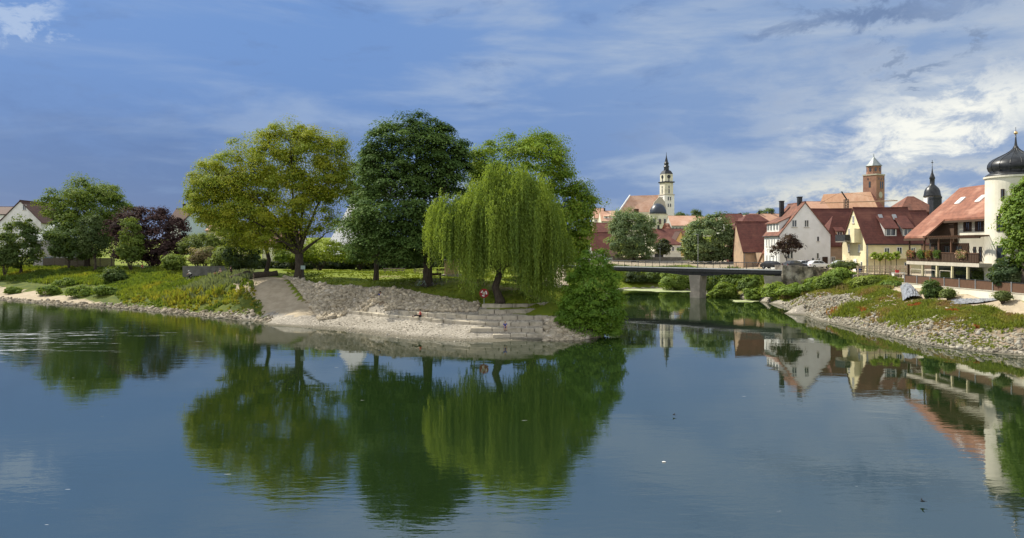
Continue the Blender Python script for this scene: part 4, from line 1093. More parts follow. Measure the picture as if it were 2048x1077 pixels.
def roof_mb(x0, x1, y0, y1, ze, zr, ridge, over=0.35, hip0=0.0, hip1=0.0, th=0.22, rc=None):
    """gable roof (hip inset 0) or hipped roof; rc: ridge line coordinate"""
    mb = MB()
    if ridge == "x":
        c = rc if rc is not None else (y0 + y1) / 2
        k0 = (zr - ze) / (c - y0); k1 = (zr - ze) / (y1 - c)
        ov0, ov1 = over * .6, over * .6
        a, b = x0 - (over if hip0 else ov0), x1 + (over if hip1 else ov1)
        R0 = (a + hip0, c, zr); R1 = (b - hip1, c, zr)
        A = (a, y0 - over, ze - over * k0); B = (b, y0 - over, ze - over * k0); C_ = (b, y1 + over, ze - over * k1); D = (a, y1 + over, ze - over * k1)
    else:
        c = rc if rc is not None else (x0 + x1) / 2
        k0 = (zr - ze) / (c - x0); k1 = (zr - ze) / (x1 - c)
        ov0 = over * .6
        a, b = y0 - (over if hip0 else ov0), y1 + (over if hip1 else ov0)
        R0 = (c, a + hip0, zr); R1 = (c, b - hip1, zr)
        A = (x0 - over, a, ze - over * k0); B = (x1 + over, a, ze - over * k1); C_ = (x1 + over, b, ze - over * k1); D = (x0 - over, b, ze - over * k0)
    vs = [A, B, C_, D, R0, R1]
    lowr = [(v[0], v[1], v[2] - th) for v in vs]
    if ridge == "x": top = [(0, 1, 5, 4), (2, 3, 4, 5), (1, 2, 5), (3, 0, 4)]
    else: top = [(3, 0, 4, 5), (1, 2, 5, 4), (0, 1, 4), (2, 3, 5)]
    gab0, gab1 = (hip0 == 0), (hip1 == 0)
    fs = []
    for i, q in enumerate(top):
        if len(q) == 3:
            isg = (gab1 if i == 2 else gab0) if ridge == "x" else (gab0 if i == 2 else gab1)
            if isg: continue
        fs.append(q); fs.append(tuple(j + 6 for j in reversed(q)))
    def skirt(i, j): fs.append((i, j, j + 6, i + 6))
    if ridge == "x":
        skirt(0, 1); skirt(2, 3)
        if gab1: skirt(1, 5); skirt(5, 2)
        else: skirt(1, 2)
        if gab0: skirt(3, 4); skirt(4, 0)
        else: skirt(3, 0)
    else:
        skirt(3, 0); skirt(1, 2)
        if gab0: skirt(0, 4); skirt(4, 1)
        else: skirt(0, 1)
        if gab1: skirt(2, 5); skirt(5, 3)
        else: skirt(2, 3)
    mb.add(vs + lowr, fs)
    return mb

def chimney(parent, x, y, z0, z1, w=0.6, m=None):
    mb = MB().box(x - w / 2, x + w / 2, y - w / 2, y + w / 2, z0, z1).box(x - w / 2 - .07, x + w / 2 + .07, y - w / 2 - .07, y + w / 2 + .07, z1, z1 + 0.16)
    return mb.build("chimney", m or STEELD, parent)

def house(label, x0, x1, y0, y1, zb, ze, zr, ridge, wall, roof, name="house", cat="house", over=0.35, hip0=0.0, hip1=0.0, rc=None, wins=(), chim=(), group=None, parts=True):
    r = root(name, ((x0 + x1) / 2, (y0 + y1) / 2, zb), label, cat, group)
    mb = MB()
    z0 = zb - 1.2
    t = 0.10
    if ridge == "x":
        c = rc if rc is not None else (y0 + y1) / 2
        sec = [(y0, z0), (y1, z0), (y1, ze - t)] + ([] if (hip0 or hip1) else [(c, zr - t - .12)]) + [(y0, ze - t)]
        mb.extrude([(x0, a, b) for a, b in sec], (x1 - x0, 0, 0))
    else:
        c = rc if rc is not None else (x0 + x1) / 2
        sec = [(x0, z0), (x1, z0), (x1, ze - t)] + ([] if (hip0 or hip1) else [(c, zr - t - .12)]) + [(x0, ze - t)]
        mb.extrude([(a, y0, b) for a, b in sec], (0, y1 - y0, 0))
    mb.build("wall", wall, r)
    rf = roof_mb(x0, x1, y0, y1, ze, zr, ridge, over, hip0, hip1, rc=rc).build("roof", roof, r)
    if not (hip0 or hip1):
        e = over * .6; cap = MB(); gut = MB()
        if ridge == "x":
            c = rc if rc is not None else (y0 + y1) / 2
            cap.path([(x0 - e, c, zr + .02), ((x0 + x1) / 2, c, zr - .03), (x1 + e, c, zr + .02)], .13, 6)
            gut.path([(x0 - e, y0 - over - .06, ze - over * (zr - ze) / (c - y0) - .12), (x1 + e, y0 - over - .06, ze - over * (zr - ze) / (c - y0) - .12)], .085, 6)
            pipe = (x0 + .25, y0 - .08)
        else:
            c = rc if rc is not None else (x0 + x1) / 2
            cap.path([(c, y0 - e, zr + .02), (c, (y0 + y1) / 2, zr - .03), (c, y1 + e, zr + .02)], .13, 6)
            gut.path([(x0 - over - .06, y0 - e, ze - over * (zr - ze) / (c - x0) - .12), (x0 - over - .06, y1 + e, ze - over * (zr - ze) / (c - x0) - .12)], .085, 6)
            pipe = (x0 - .08, y0 + .25)
        cap.build("ridge_cap", roof, rf, smooth=True); gut.build("gutter", STEELD, rf)
        MB().path([(pipe[0], pipe[1], ze - .3), (pipe[0], pipe[1], zb)], .055, 6).build("downpipe", STEELG, r)
    for cx_, cy_, a, b, w in chim:
        chimney(rf, cx_, cy_, a, b, w)
    for wn in wins:
        face, u, z, w, h = wn[:5]
        kw = wn[5] if len(wn) > 5 else {}
        window(r, face, u, z, w, h, {"S": y0, "W": x0, "E": x1}[face], **kw)
    return r, rf

def skylight(rf, c, du, dv, w, h, frame=None):
    """roof window: c on the roof plane, du along the ridge, dv up the slope"""
    du, dv = Vector(du).normalized(), Vector(dv).normalized(); n = du.cross(dv)
    if n.z < 0: n = -n
    c = Vector(c)
    q = [c + du * a * w / 2 + dv * b * h / 2 for a, b in ((-1, -1), (1, -1), (1, 1), (-1, 1))]
    o = MB().hexa([p - n * .1 for p in q], [p + n * .10 for p in q]).build("skylight", frame or STEELG, rf)
    return o

def dormer(rf, face, u, depth0, z0, w, h, run, rise, wall, roof, nwin=2, ww=0.7, side=None):
    """shed dormer: front wall at plane depth0 (S: y, W: x), width w, front height h, roof rising `rise` over `run`"""
    def pt(a, d, z):
        return (a, depth0 + d, z) if face == "S" else (depth0 + d, a, z)
    mb = MB()
    u0, u1 = u - w / 2, u + w / 2
    sec = [pt(u0, 0, z0 - .3), pt(u0, 0, z0 + h), pt(u0, run, z0 + h + rise), pt(u0, run, z0 + h + rise - .4)]
    off = Vector(pt(u1, 0, 0)) - Vector(pt(u0, 0, 0))
    mb.extrude(sec, off)
    d = mb.build("dormer", wall, rf)
    m2 = MB(); o = 0.25
    k = rise / run
    a = [pt(u0 - o, -o * 1.3, z0 + h - o * 1.3 * k + .02), pt(u1 + o, -o * 1.3, z0 + h - o * 1.3 * k + .02), pt(u1 + o, run + .15, z0 + h + rise + .15 * k + .02), pt(u0 - o, run + .15, z0 + h + rise + .15 * k + .02)]
    m2.hexa(a, [(p[0], p[1], p[2] + .16) for p in a]); m2.build("dormer_roof", roof, rf)
    for i in range(nwin):
        c = u0 + w * (i + .5) / nwin
        mw = MB(); t = .08
        def bx(p0, p1, a_, b_, zz0, zz1, m): 
            if face == "S": mw.box(p0, p1, depth0 - b_, depth0 - a_, zz0, zz1, m)
            else: mw.box(depth0 - b_, depth0 - a_, p0, p1, zz0, zz1, m)
        zz0, zz1 = z0 + .22, z0 + h - .2
        bx(c - ww / 2, c + ww / 2, -.05, .03, zz0, zz1, 1)
        bx(c - ww / 2 - t, c - ww / 2 - .001, -.05, .06, zz0, zz1, 0); bx(c + ww / 2 + .001, c + ww / 2 + t, -.05, .06, zz0, zz1, 0)
        bx(c - ww / 2 - t, c + ww / 2 + t, -.05, .062, zz1 + .001, zz1 + t, 0); bx(c - ww / 2 - t, c + ww / 2 + t, -.05, .062, zz0 - t, zz0 - .001, 0)
        bx(c - t * .4, c + t * .4, -.05, .058, zz0, zz1, 0)
        mw.build("window", [FRAMEW, GLASS], rf)
    return d

# --- white gabled house by the bridge
r, rf = house("tall white plastered house with a steep red gable facing the river by the bridge end", 50.3, 59.85, 140, 148.5, 5.5, 12.0, 17.95, "y", WHITEW, WEAR, over=.3,
              wins=[("S", 53.05, 13.2, 0.95, 1.35), ("S", 55.35, 13.2, 0.85, 1.35), ("S", 57.5, 10.5, .45, .95, dict(mull=0)), ("S", 57.45, 7.2, .45, 1.15, dict(mull=0)), ("S", 51.95, 7.3, .5, 1.25, dict(mull=0)), ("S", 52.55, 7.3, .5, 1.25, dict(mull=0))]
              + [("W", y, 9.6, .62, 1.5) for y in (141.2, 142.7, 144.2, 145.7, 147.2)] + [("W", y, 6.6, .62, 1.3) for y in (141.6, 143.4, 145.2, 147.0)],
              chim=[(54.9, 142.2, 17.0, 18.9, .75), (53.2, 147.0, 15.2, 18.4, .75)])
dormer(rf, "W", 144.6, 50.62, 12.5, 6.6, 1.6, 2.6, 1.25, WHITEW, WEAR, 4, .8)
mb = MB().box(58.3, 59.3, 139.90, 139.97, 5.5, 7.6); mb.build("door", FRAMEB, r)

# --- cream house with dormers
r, rf = house("cream yellow house with a wide dark red roof, two dormers and a gable balcony", 59.4, 68.6, 125, 134, 5.1, 10.4, 16.3, "x", CREAMW, REDR, over=.3,
              wins=[("W", 129.6, 13.6, .75, 1.3), ("W", 127.4, 11.4, .6, 1.0), ("W", 131.2, 11.2, .7, 1.5), ("W", 127.4, 8.6, .65, 1.3), ("W", 131.3, 8.6, .65, 1.3), ("W", 126.6, 5.9, .6, 1.1, dict(mull=0)), ("W", 131.8, 5.9, .6, 1.1),
                    ("S", 62.9, 8.15, .9, 1.2), ("S", 65.0, 8.15, .9, 1.3), ("S", 67.3, 8.15, .8, 1.2), ("S", 66.2, 5.9, .8, 1.0)])
slope = Vector((0, 4.5 + .0, 5.9))
for cx_, lab in ((63.9, ""), (66.75, "")):
    dormer(rf, "S", cx_, 125.7, 11.2, 2.0 if cx_ < 65 else 1.75, 1.5, 2.6, 1.9, GREYW, REDR, 1, 1.45 if cx_ < 65 else 1.2)
for cx_ in (63.4, 65.8): skylight(rf, (cx_, 128.1, 10.4 + 3.1 * 5.9 / 4.5 + .12), (1, 0, 0), (0, 4.5, 5.9), .65, 1.15)
b = MB(); b.box(57.5, 59.38, 128.6, 132.4, 10.3, 10.48); b.build("balcony", CONCR, r)
b = MB(); b.box(57.46, 57.52, 128.55, 132.45, 10.5, 11.6)
b.box(57.53, 59.38, 128.54, 128.60, 10.5, 11.6); b.build("balcony_railing", STEELD, r)
b = MB(); b.box(58.3, 59.39, 126.9, 128.5, 10.2, 12.6); b.build("bay_window", CREAMW, r)
b = MB(); b.box(59.30, 59.385, 128.3, 129.4, 5.1, 7.4); b.build("door", FRAMEW, r)
b = MB(); b.box(59.30, 59.38, 130.0, 131.3, 5.1, 6.6); b.build("cellar_door", STEELD, r)
b = MB(); b.box(60.0, 68.6, 123.2, 124.96, 7.55, 7.75); b.box(60.0, 68.6, 123.18, 123.28, 7.76, 8.35); b.build("terrace_slab", CREAMW, r)
b = MB(); b.path([(59.55, 124.9, 10.2), (59.55, 124.9, 5.2)], .06); b.build("downpipe", STEELG, r)

# --- roofs between and behind
house("red roofed house between the white and cream gables", 59.5, 70.5, 150, 160, 5.3, 11.0, 17.4, "x", TANW, REDR, wins=[("S", 61.6, 8.0, .9, 1.2), ("S", 64.4, 8.0, .9, 1.2)], chim=[(60.3, 154.5, 16.4, 18.6, .9)])
r, rf = house("low red roofed wing with one white framed dormer beside the white gable", 59.9, 66.5, 142, 149.5, 5.3, 10.2, 15.6, "x", TANW, REDR, hip0=3.2, wins=[("S", 61.2, 6.6, .8, 1.0)])
dormer(rf, "S", 63.0, 143.2, 11.2, 1.3, 1.35, 2.2, 1.3, TANW, REDR, 1, .8)
r, rf = house("square tower-like house with a red pyramid roof behind the cream house", 78.2, 86.0, 150, 157, 5.4, 16.9, 19.9, "x", REDR, WEAR, hip0=3.6, hip1=3.6, wins=[("S", 83.5, 13.8, .8, 1.1)])
house("red roofed house with a stepped verge right behind the cream house", 69.2, 79, 138, 147, 5.3, 10.4, 16.4, "x", TANW, REDR, wins=[("S", 71.2, 8, .8, 1.1)])

# --- old town wall building left of the white house
r, rf = house("tan town wall house with arrow slits and a tall dark red roof", 50.6, 60.8, 163, 170, 5.2, 8.6, 15.2, "x", TANW, REDR, over=.25, rc=168.5)
for i, u in enumerate((53.2, 53.9, 55.3, 56.2, 57.2, 58.0)):
    MB().box(u - .06, u + .06, 162.93, 162.99, 6.9, 7.7).build("arrow_slit", STEELD, r)
house("lower tan wing with a sloping orange roof against the dark red roof", 53.2, 60.5, 158.2, 162.9, 5.2, 8.3, 11.6, "x", TANW, ORGR, over=.25, rc=162.7, hip0=3.4)
house("hip roofed red house above the old town wall", 56.2, 66.5, 185, 195, 6, 14.2, 17.8, "x", REDR, REDR, hip0=4, hip1=4)

# --- restaurant with timber balconies
RX0 = 55.6
r = root("restaurant_building", (58, 91, 4.7), "white restaurant with orange tiled roof and dark timber balconies facing the river", "restaurant")
mb = MB(); mb.extrude([(RX0, 84.6, 3.5), (64.4, 84.6, 3.5), (64.4, 84.6, 13.1), (59.7, 84.6, 17.05), (RX0, 84.6, 13.45)], (0, 14.2, 0)); mb.build("wall", IVORYW, r)
mb = MB()
k = (17.35 - 11.1) / (59.7 - 52.6)
def zr_(x): return 17.35 - (59.7 - x) * k
th = Vector((0, 0, -.24))
for a in ([(54.75, 83.5, zr_(54.75)), (59.7, 83.5, 17.35), (59.7, 99.3, 17.35), (54.75, 99.3, zr_(54.75))], [(52.3, 94.3, zr_(52.3)), (54.748, 94.3, zr_(54.748)), (54.748, 99.3, zr_(54.748)), (52.3, 99.3, zr_(52.3))],
          [(59.702, 83.5, 17.35), (65.3, 83.5, 12.3), (65.3, 99.3, 12.3), (59.702, 99.3, 17.35)]):
    mb.extrude(a, th)
rf = mb.build("roof", ORGR, r)
dv = Vector((1, 0, k))
for y in (95.4, 91.2, 86.6): skylight(rf, (57.4, y, zr_(57.4) + .06), (0, 1, 0), dv, .95, 1.25, FRAMEW)
chimney(rf, 59.4, 88.2, 16.6, 18.5, .7)
mb = MB(); mb.box(54.55, 54.74, 83.6, 94.2, zr_(54.75) - .5, zr_(54.75) - .25); mb.box(52.2, 52.36, 94.2, 99.3, 10.3, 10.55); mb.build("gutter", WOODD, r)
# upper storey windows with brown shutters
for y in (86.3, 88.6, 90.9): window(r, "W", y, 11.35, .8, 1.45, RX0, frame=FRAMEB, shutter=FRAMEB, sill=False)
mb = MB(); mb.box(RX0 - .5, RX0 - .02, 92.9, 99.1, 10.0, 12.9); mb.build("loft_front", WOODD, r)
mb = MB(); mb.box(RX0 - .10, RX0 - .022, 90.6, 98.75, 7.66, 9.95); mb.build("recess_shade_panel", WOODD, r)  # dark sheet on the recess wall, standing for the shade under the roof
# balcony storey: recess, doors, slab, parapet, posts, pergola
for y in (86.1, 87.3, 88.4, 89.5): window(r, "W", y, 7.75, .55, 1.75, RX0, frame=FRAMEB, mull=0, sill=False)
for y in (92.5, 95.0, 97.2): window(r, "W", y, 7.75, 1.3, 1.9, RX0 - .10, frame=FRAMEB, sill=False)
mb = MB(); mb.box(52.4, RX0 - .03, 83.6, 99.0, 7.20, 7.62); mb.build("balcony_slab", STONEF, r)
mb = MB(); mb.box(52.42, 52.55, 83.7, 98.95, 7.64, 8.72); mb.box(52.56, 55.5, 98.84, 98.96, 7.64, 8.72)
for i in range(52): mb.box(52.375, 52.418, 83.8 + i * .292, 83.8 + i * .292 + .2, 7.70, 8.62)
mb.build("balcony_parapet", WOODD, r)
mb = MB(); mb.box(52.34, 52.60, 83.7, 98.95, 8.722, 8.80); mb.build("balcony_handrail", WOODB, r)
for y in (98.75, 95.2, 92.0, 89.4): MB().box(52.62, 52.78, y - .08, y + .08, 7.64, 10.45).build("balcony_post", WOODD if y > 98 else WOODB, r)
mb = MB(); mb.box(52.45, 52.65, 83.7, 98.9, 10.46, 10.66); mb.build("pergola_beam", WOODD, r)
mb = MB()
for i in range(30): mb.box(52.1, RX0 - .04, 84.0 + i * .36, 84.09 + i * .36, 10.67, 10.84)
mb.build("pergola_slats", WOODB, r)
# ground floor
for y in (98.8, 95.3, 92.1, 88.9, 85.9): MB().box(52.45, 52.68, y - .1, y + .1, 3.9, 7.19).build("post", CREAMW if y < 98 else WOODD, r)
mb = MB()
for y0, y1 in ((95.5, 98.6), (92.3, 95.1), (89.1, 91.9)):
    mb.box(52.60, 52.66, y0 + .25, y1 - .25, 6.55, 6.62); mb.box(52.60, 52.66, y0 + .25, y0 + .32, 5.6, 6.54); mb.box(52.60, 52.66, y1 - .32, y1 - .25, 5.6, 6.54)
mb.build("awning_frame", STONEF, r)
mb = MB(); mb.box(RX0 - .06, RX0 - .01, 88.0, 98.7, 4.72, 7.15); mb.build("ground_floor_shade_glazing", GLASS, r)  # dark glazing run along the whole back wall, also standing for its shade
mb = MB(); mb.box(RX0 - .09, RX0 - .012, 86.6, 87.6, 4.7, 6.9); mb.build("door", FRAMEB, r)

# --- round stair tower with onion dome
TX, TY = 56.8, 84.0
r = root("onion_tower", (TX, TY, 4.7), "round cream tower with a black onion dome and a gilded ball, at the right edge", "tower")
mb = MB(); mb.lathe(TX, TY, [(3.05, 3.6), (2.98, 10), (2.95, 17.2), (3.12, 17.22), (3.12, 17.42)], 48); mb.build("wall", IVORYW, r, smooth=False)
s = 84 / 1490 / 2.911
def on(y): return CH - ((250 + y / 2.911) - HZ) * TY / F
prof = [(158, 303), (150, 292), (132, 279), (126, 276), (138, 263), (143, 248), (141, 232), (132, 215), (114, 200), (92, 188), (66, 175), (44, 163), (26, 150), (14, 137), (9, 125), (6, 105), (4, 80), (3, 58)]
mb = MB(); mb.lathe(TX, TY, [(a * s, on(b)) for a, b in prof], 48)
rf = mb.build("onion_dome", DKMET, r, smooth=True)
mb = MB()
for i in range(16):
    w = 2 * math.pi * i / 16
    mb.path([(TX + math.cos(w) * (a * s + .01), TY + math.sin(w) * (a * s + .01), on(b)) for a, b in prof[3:15]], .035, 4)
mb.build("dome_seams", DKMET, rf)
MB().ball((TX, TY, on(47)), .20, 10).build("gilded_ball", GOLD, rf, smooth=True)
MB().path([(TX, TY, on(40)), (TX, TY, on(14))], .025, 5).build("finial", DKMET, rf)
for a, z, h, w in ((-152, 7.9, 1.75, .85), (-152, 11.2, 1.75, .85), (-148, 14.6, 1.3, .35), (-112, 11.2, 1.75, .85), (-108, 14.6, 1.3, .35), (-112, 7.9, 1.75, .85)):
    w0 = math.radians(a); n = Vector((math.cos(w0), math.sin(w0), 0)); u = Vector((-n.y, n.x, 0)); c = Vector((TX, TY, 0)) + n * 2.93
    def slab(half, d0, d1, z0, z1): return ([c + u * (-half) + n * d0 + Vector((0, 0, z0)), c + u * half + n * d0 + Vector((0, 0, z0)), c + u * half + n * d1 + Vector((0, 0, z0)), c + u * -half + n * d1 + Vector((0, 0, z0))], z1 - z0)
    q, dz = slab(w / 2, -.2, .10, z, z + h); f = MB().extrude(q, (0, 0, dz)).build("window", FRAMEB, r)
    q, dz = slab(w / 2 - .1, -.2, .14, z + .1, z + h - .1); MB().extrude(q, (0, 0, dz)).build("pane", GLASS, f)

# --- terrace wall and board fence in front of the restaurant
r = root("garden_wall", (52.2, 80, 3.6), "pale rendered retaining wall under the brown board fence", "wall")
MB().box(51.95, 52.35, 56, 99.2, 2.6, 4.66).build("wall_face", IVORYW, r); MB().box(51.9, 52.4, 56, 99.2, 4.662, 4.74).build("coping", STONEF, r)
r = root("board_fence", (52.2, 80, 4.74), "brown board fence with grey posts on top of the pale wall", "fence")
mb = MB()
for i in range(250):
    y = 56 + i * .172
    if y < 99.0: mb.box(52.12, 52.16, y, y + .155, 4.78, 5.72)
mb.build("boards", WOODB, r)
for i in range(15): MB().box(52.05, 52.115, 56.5 + i * 3.02, 56.62 + i * 3.02, 4.742, 5.83).build("post", STEELG, r)
MB().box(52.07, 52.21, 56, 99.1, 5.74, 5.80).build("rail", STEELD, r)

# --- lantern turret behind the restaurant
d = 170; cx_ = XD(1864.5, d); k = d / F / 2.911
def ty(y): return CH - ((250 + y / 2.911) - HZ) * d / F
r = root("ridge_turret", (cx_, d, 5), "small black onion capped bell turret behind the orange restaurant roof", "turret")
MB().lathe(cx_, d, [(44 * k, 0), (44 * k, ty(480)), (44 * k, ty(418))], 8, ph=.39).build("drum", WHITEW, r)
rf = MB().lathe(cx_, d, [(48 * k, ty(420)), (46 * k, ty(412)), (43 * k, ty(398)), (41 * k, ty(385)), (34 * k, ty(370)), (22 * k, ty(357)), (13 * k, ty(348)), (13 * k, ty(318)), (16 * k, ty(312)), (12 * k, ty(300)), (5 * k, ty(280)), (2 * k, ty(255)), (1.2 * k, ty(225))], 16).build("onion_cap", DKMET, r, smooth=True)
MB().box(cx_ - 6 * k, cx_ + 6 * k, d - .05, d + .05, ty(222), ty(218)).box(cx_ - k, cx_ + k, d - .04, d + .04, ty(230), ty(205)).build("cross", DKMET, r)
for a in (-90, -140, -40):
    w0 = math.radians(a); MB().box(cx_ + math.cos(w0) * 40 * k - .3, cx_ + math.cos(w0) * 40 * k + .3, d + math.sin(w0) * 42 * k - .15, d + math.sin(w0) * 42 * k + .15, ty(470), ty(432)).build("louvre", GLASS, r)
d = 120; x = XD(1870.5, d)
r = root("chimney_stack", (x, d, 10), "tall black square chimney in front of the little bell turret", "chimney")
MB().box(x - .62, x + .62, d - .6, d + .6, 9, P(0, 398, d).z).build("shaft", STEELD, r); MB().box(x - .72, x + .72, d - .7, d + .7, P(0, 398, d).z + .002, P(0, 394, d).z).build("cap", STEELD, r)

# --- brick church with square tower
d = 400; k = d / F
def bz(py): return CH - (py - HZ) * k
tx = XD(1747.5, d)
r = root("brick_church_tower", (tx, d, 12), "square red brick church tower with an octagonal top and grey pyramid cap", "church tower")
hw = 16 * k; ang = math.radians(33)
def sq(h, z0, z1, n=4, ph=ang + math.pi / 4): return [(h, z0), (h, z1)]
MB().lathe(tx, d, [(hw * 1.25, 0), (hw * 1.25, bz(352))], 4, ph=ang + math.pi / 4).build("shaft", BRICK, r)
MB().lathe(tx, d, [(hw * 1.32, bz(352) + .01), (hw * 1.32, bz(349.5))], 4, ph=ang + math.pi / 4).build("cornice", STONEF, r)
MB().lathe(tx, d, [(hw * .86, bz(349.4)), (hw * .86, bz(333))], 8, ph=.2).build("octagon", BRICK, r)
MB().lathe(tx, d, [(hw * 1.0, bz(332.9)), (hw * .72, bz(328)), (hw * .30, bz(319.5)), (.25, bz(314.5)), (.10, bz(308))], 8, ph=.2).build("cap", ZINC, r)
for sgn, off, py, w, h in ((0, 0, 378, .95, 3.6), (0, 1.9, 378, .95, 3.6), (1, 0, 376, 1.0, 3.2), (0, .9, 361, .5, 1.0), (0, -1.6, 361, .5, 1), (0, 3.2, 361, .5, 1), (1, -1, 361, .5, 1)):
    w0 = ang - math.pi / 2 if sgn == 0 else ang - math.pi
    n = Vector((math.cos(w0), math.sin(w0), 0)); u = Vector((-n.y, n.x, 0)); c = Vector((tx, d, bz(py))) + n * (hw * 1.25 * .7071 - .1) + u * off
    q = [c - u * w / 2, c + u * w / 2, c + u * w / 2 + n * .2, c - u * w / 2 + n * .2]
    MB().extrude(q, (0, 0, h)).build("belfry_opening", GLASS, r)
n = Vector((math.cos(ang - math.pi / 2), math.sin(ang - math.pi / 2), 0)); c = Vector((tx, d, bz(391))) + n * (hw * 1.25 * .7071); u = Vector((-n.y, n.x, 0))
MB().path([c - n * .05, c + n * .12], 1.7, 20).build("clock_face", STONEF, r)
for i in range(8):
    w0 = .2 + math.pi / 8 + i * math.pi / 4
    n = Vector((math.cos(w0), math.sin(w0), 0)); u = Vector((-n.y, n.x, 0)); c = Vector((tx, d, bz(344))) + n * (hw * .86 * .924 - .1)
    MB().extrude([c - u * .5, c + u * .5, c + u * .5 + n * .2, c - u * .5 + n * .2], (0, 0, 2.0)).build("lantern_window", GLASS, r)
# nave: long pale roof running to the left of the tower
r = root("brick_church", (XD(1690, d), d, 12), "brick church with a long steep faded orange roof, beside its square tower", "church")
A = P(1647, 389, 425); B = P(1741, 384, 392); w = Vector((0.30, -.95, 0)); drop = 15.5
A2, B2 = A + w * 9 - Vector((0, 0, drop)), B + w * 9 - Vector((0, 0, drop)); A3, B3 = A - w * 9 - Vector((0, 0, drop)), B - w * 9 - Vector((0, 0, drop))
MB().hexa([A2, B2, B3, A3], [A + Vector((0, 0, .01)), B + Vector((0, 0, .01)), B + Vector((0.02, .02, 0)), A + Vector((.02, .02, 0))]).build("roof", PALR, r)
dn = Vector((0, 0, -18)); MB().hexa([A2 + dn, B2 + dn, B3 + dn, A3 + dn], [q - Vector((0, 0, .05)) for q in (A2, B2, B3, A3)]).build("wall", BRICK, r)
g = (B - A).normalized(); C0 = B + g * 11 - Vector((0, 0, drop * .9))
MB().add([B2 + g * .1, B + g * .1, C0 + w * 4, C0 - w * 4, B3 + g * .1, B2 + dn, C0 + w * 4 + dn, C0 - w * 4 + dn, B3 + dn], [(0, 2, 1), (2, 3, 1), (3, 4, 1), (0, 5, 6, 2), (2, 6, 7, 3), (3, 7, 8, 4)]).build("choir_roof", REDR, r)
a0 = P(1622, 408, 420); a1 = P(1650, 408, 420)
house("low pale orange roof to the left of the brick church", XD(1612, 405), XD(1650, 405), 400, 412, 16, bz(417), bz(402), "x", BRICK, PALR)

# --- hilltop church with the baroque tower
d = 544; k = d / F
def hz_(py): return CH - (py - HZ) * k
cx_ = XD(1332.8, d)
r = root("church_tower", (cx_, d, 16), "slender cream baroque church tower with a dark lantern spire, on the hill", "church tower")
ph = math.radians(45 + 20)
R2 = math.sqrt(2)
MB().lathe(cx_, d, [(4.3 * R2 * .95, 8), (4.3 * R2 * .95, hz_(391))], 4, ph=ph).build("lower_shaft", WHITEW, r)
MB().lathe(cx_, d, [(4.6 * R2 * .95, hz_(391) + .01), (4.6 * R2 * .95, hz_(389.5))], 4, ph=ph).build("cornice", STONEF, r)
MB().lathe(cx_, d, [(3.7 * R2 * .95, hz_(389.4)), (3.7 * R2 * .95, hz_(366.5))], 4, ph=ph).build("middle_shaft", IVORYW, r)
MB().lathe(cx_, d, [(4.5 * R2 * .95, hz_(366.4)), (4.5 * R2 * .95, hz_(364))], 4, ph=ph).build("gallery", STEELD, r)
MB().lathe(cx_, d, [(3.5 * R2 * .95, hz_(363.9)), (3.5 * R2 * .95, hz_(349))], 4, ph=ph).build("belfry", IVORYW, r)
MB().lathe(cx_, d, [(3.6 * R2 * .95, hz_(348.9)), (2.4 * R2, hz_(343)), (2.2, hz_(341))], 4, ph=ph).build("gable_roof", DKMET, r)
MB().lathe(cx_, d, [(1.9, hz_(341)), (1.8, hz_(335)), (2.3, hz_(334.5)), (1.5, hz_(331)), (1.6, hz_(328)), (1.9, hz_(327.5)), (1.2, hz_(324)), (.9, hz_(320)), (.35, hz_(314)), (.15, hz_(309)), (.1, hz_(305))], 12).build("spire", DKMET, r, smooth=False)
for face in (0, 1):
    w0 = ph - math.pi / 4 - math.pi / 2 - (0 if face == 0 else math.pi / 2)
    n = Vector((math.cos(w0), math.sin(w0), 0)); u = Vector((-n.y, n.x, 0))
    for rad, offs, py, w, h in ((4.3 * .95, (-.9, .9), 402, .9, 2.6), (4.3 * .95, (-.9, .9), 415, .9, 2.4), (3.7 * .95, (0,), 388, .9, 3.2), (3.7 * .95, (0,), 378, .8, 2.0), (3.5 * .95, (0,), 364, .9, 2.2)):
        for of in offs:
            c = Vector((cx_, d, hz_(py))) + n * (rad - .1) + u * of
            MB().extrude([c - u * w / 2, c + u * w / 2, c + u * w / 2 + n * .25, c - u * w / 2 + n * .25], (0, 0, h)).build("opening", GLASS, r)
    c = Vector((cx_, d, hz_(354.5))) + n * (3.5 * .95)
    MB().path([c - n * .05, c + n * .2], 1.35, 16).build("clock_face", DKMET, r)
r = root("hill_church", (XD(1285, d), d - 6, 16), "hilltop church with a faded orange nave roof and a blue black domed chancel", "church")
A = P(1261, 392, 548); B = P(1318, 390.5, 552); w = Vector((-.18, -.98, 0))
A2, B2 = A + w * 13 - Vector((0, 0, 13)), B + w * 13 - Vector((0, 0, 13)); A3, B3 = A - w * 9 - Vector((0, 0, 13)), B - w * 9 - Vector((0, 0, 13))
A2.x -= 8; A3.x -= 4
MB().hexa([A2, B2, B3, A3], [A, B, B + Vector((.02, .02, .01)), A + Vector((.02, .02, .01))]).build("roof", PALR, r)
MB().hexa([Vector((q.x, q.y, 8)) for q in (A2, B2, B3, A3)], [q - Vector((0, 0, .05)) for q in (A2, B2, B3, A3)]).build("wall", IVORYW, r)
MB().path([A2 + Vector((-.4, -.2, .5)), A + Vector((-.3, 0, .5))], .45, 4).build("verge_coping", WHITEW, r)
q = P(1273, 421, 529); MB().box(q.x - 1.6, q.x + 1.6, q.y - .2, q.y + 3, q.z - 1.8, q.z + 1.0).build("dormer", BRNR, r)
cc = P(1316, 430, 526)
MB().lathe(cc.x, cc.y, [(6.6, 8), (6.6, cc.z - .02)], 8, ph=.39).build("chancel_drum", IVORYW, r)
MB().lathe(cc.x, cc.y, [(6.9, cc.z), (6.9, cc.z + .5)], 8, ph=.39).build("chancel_cornice", STONEF, r)
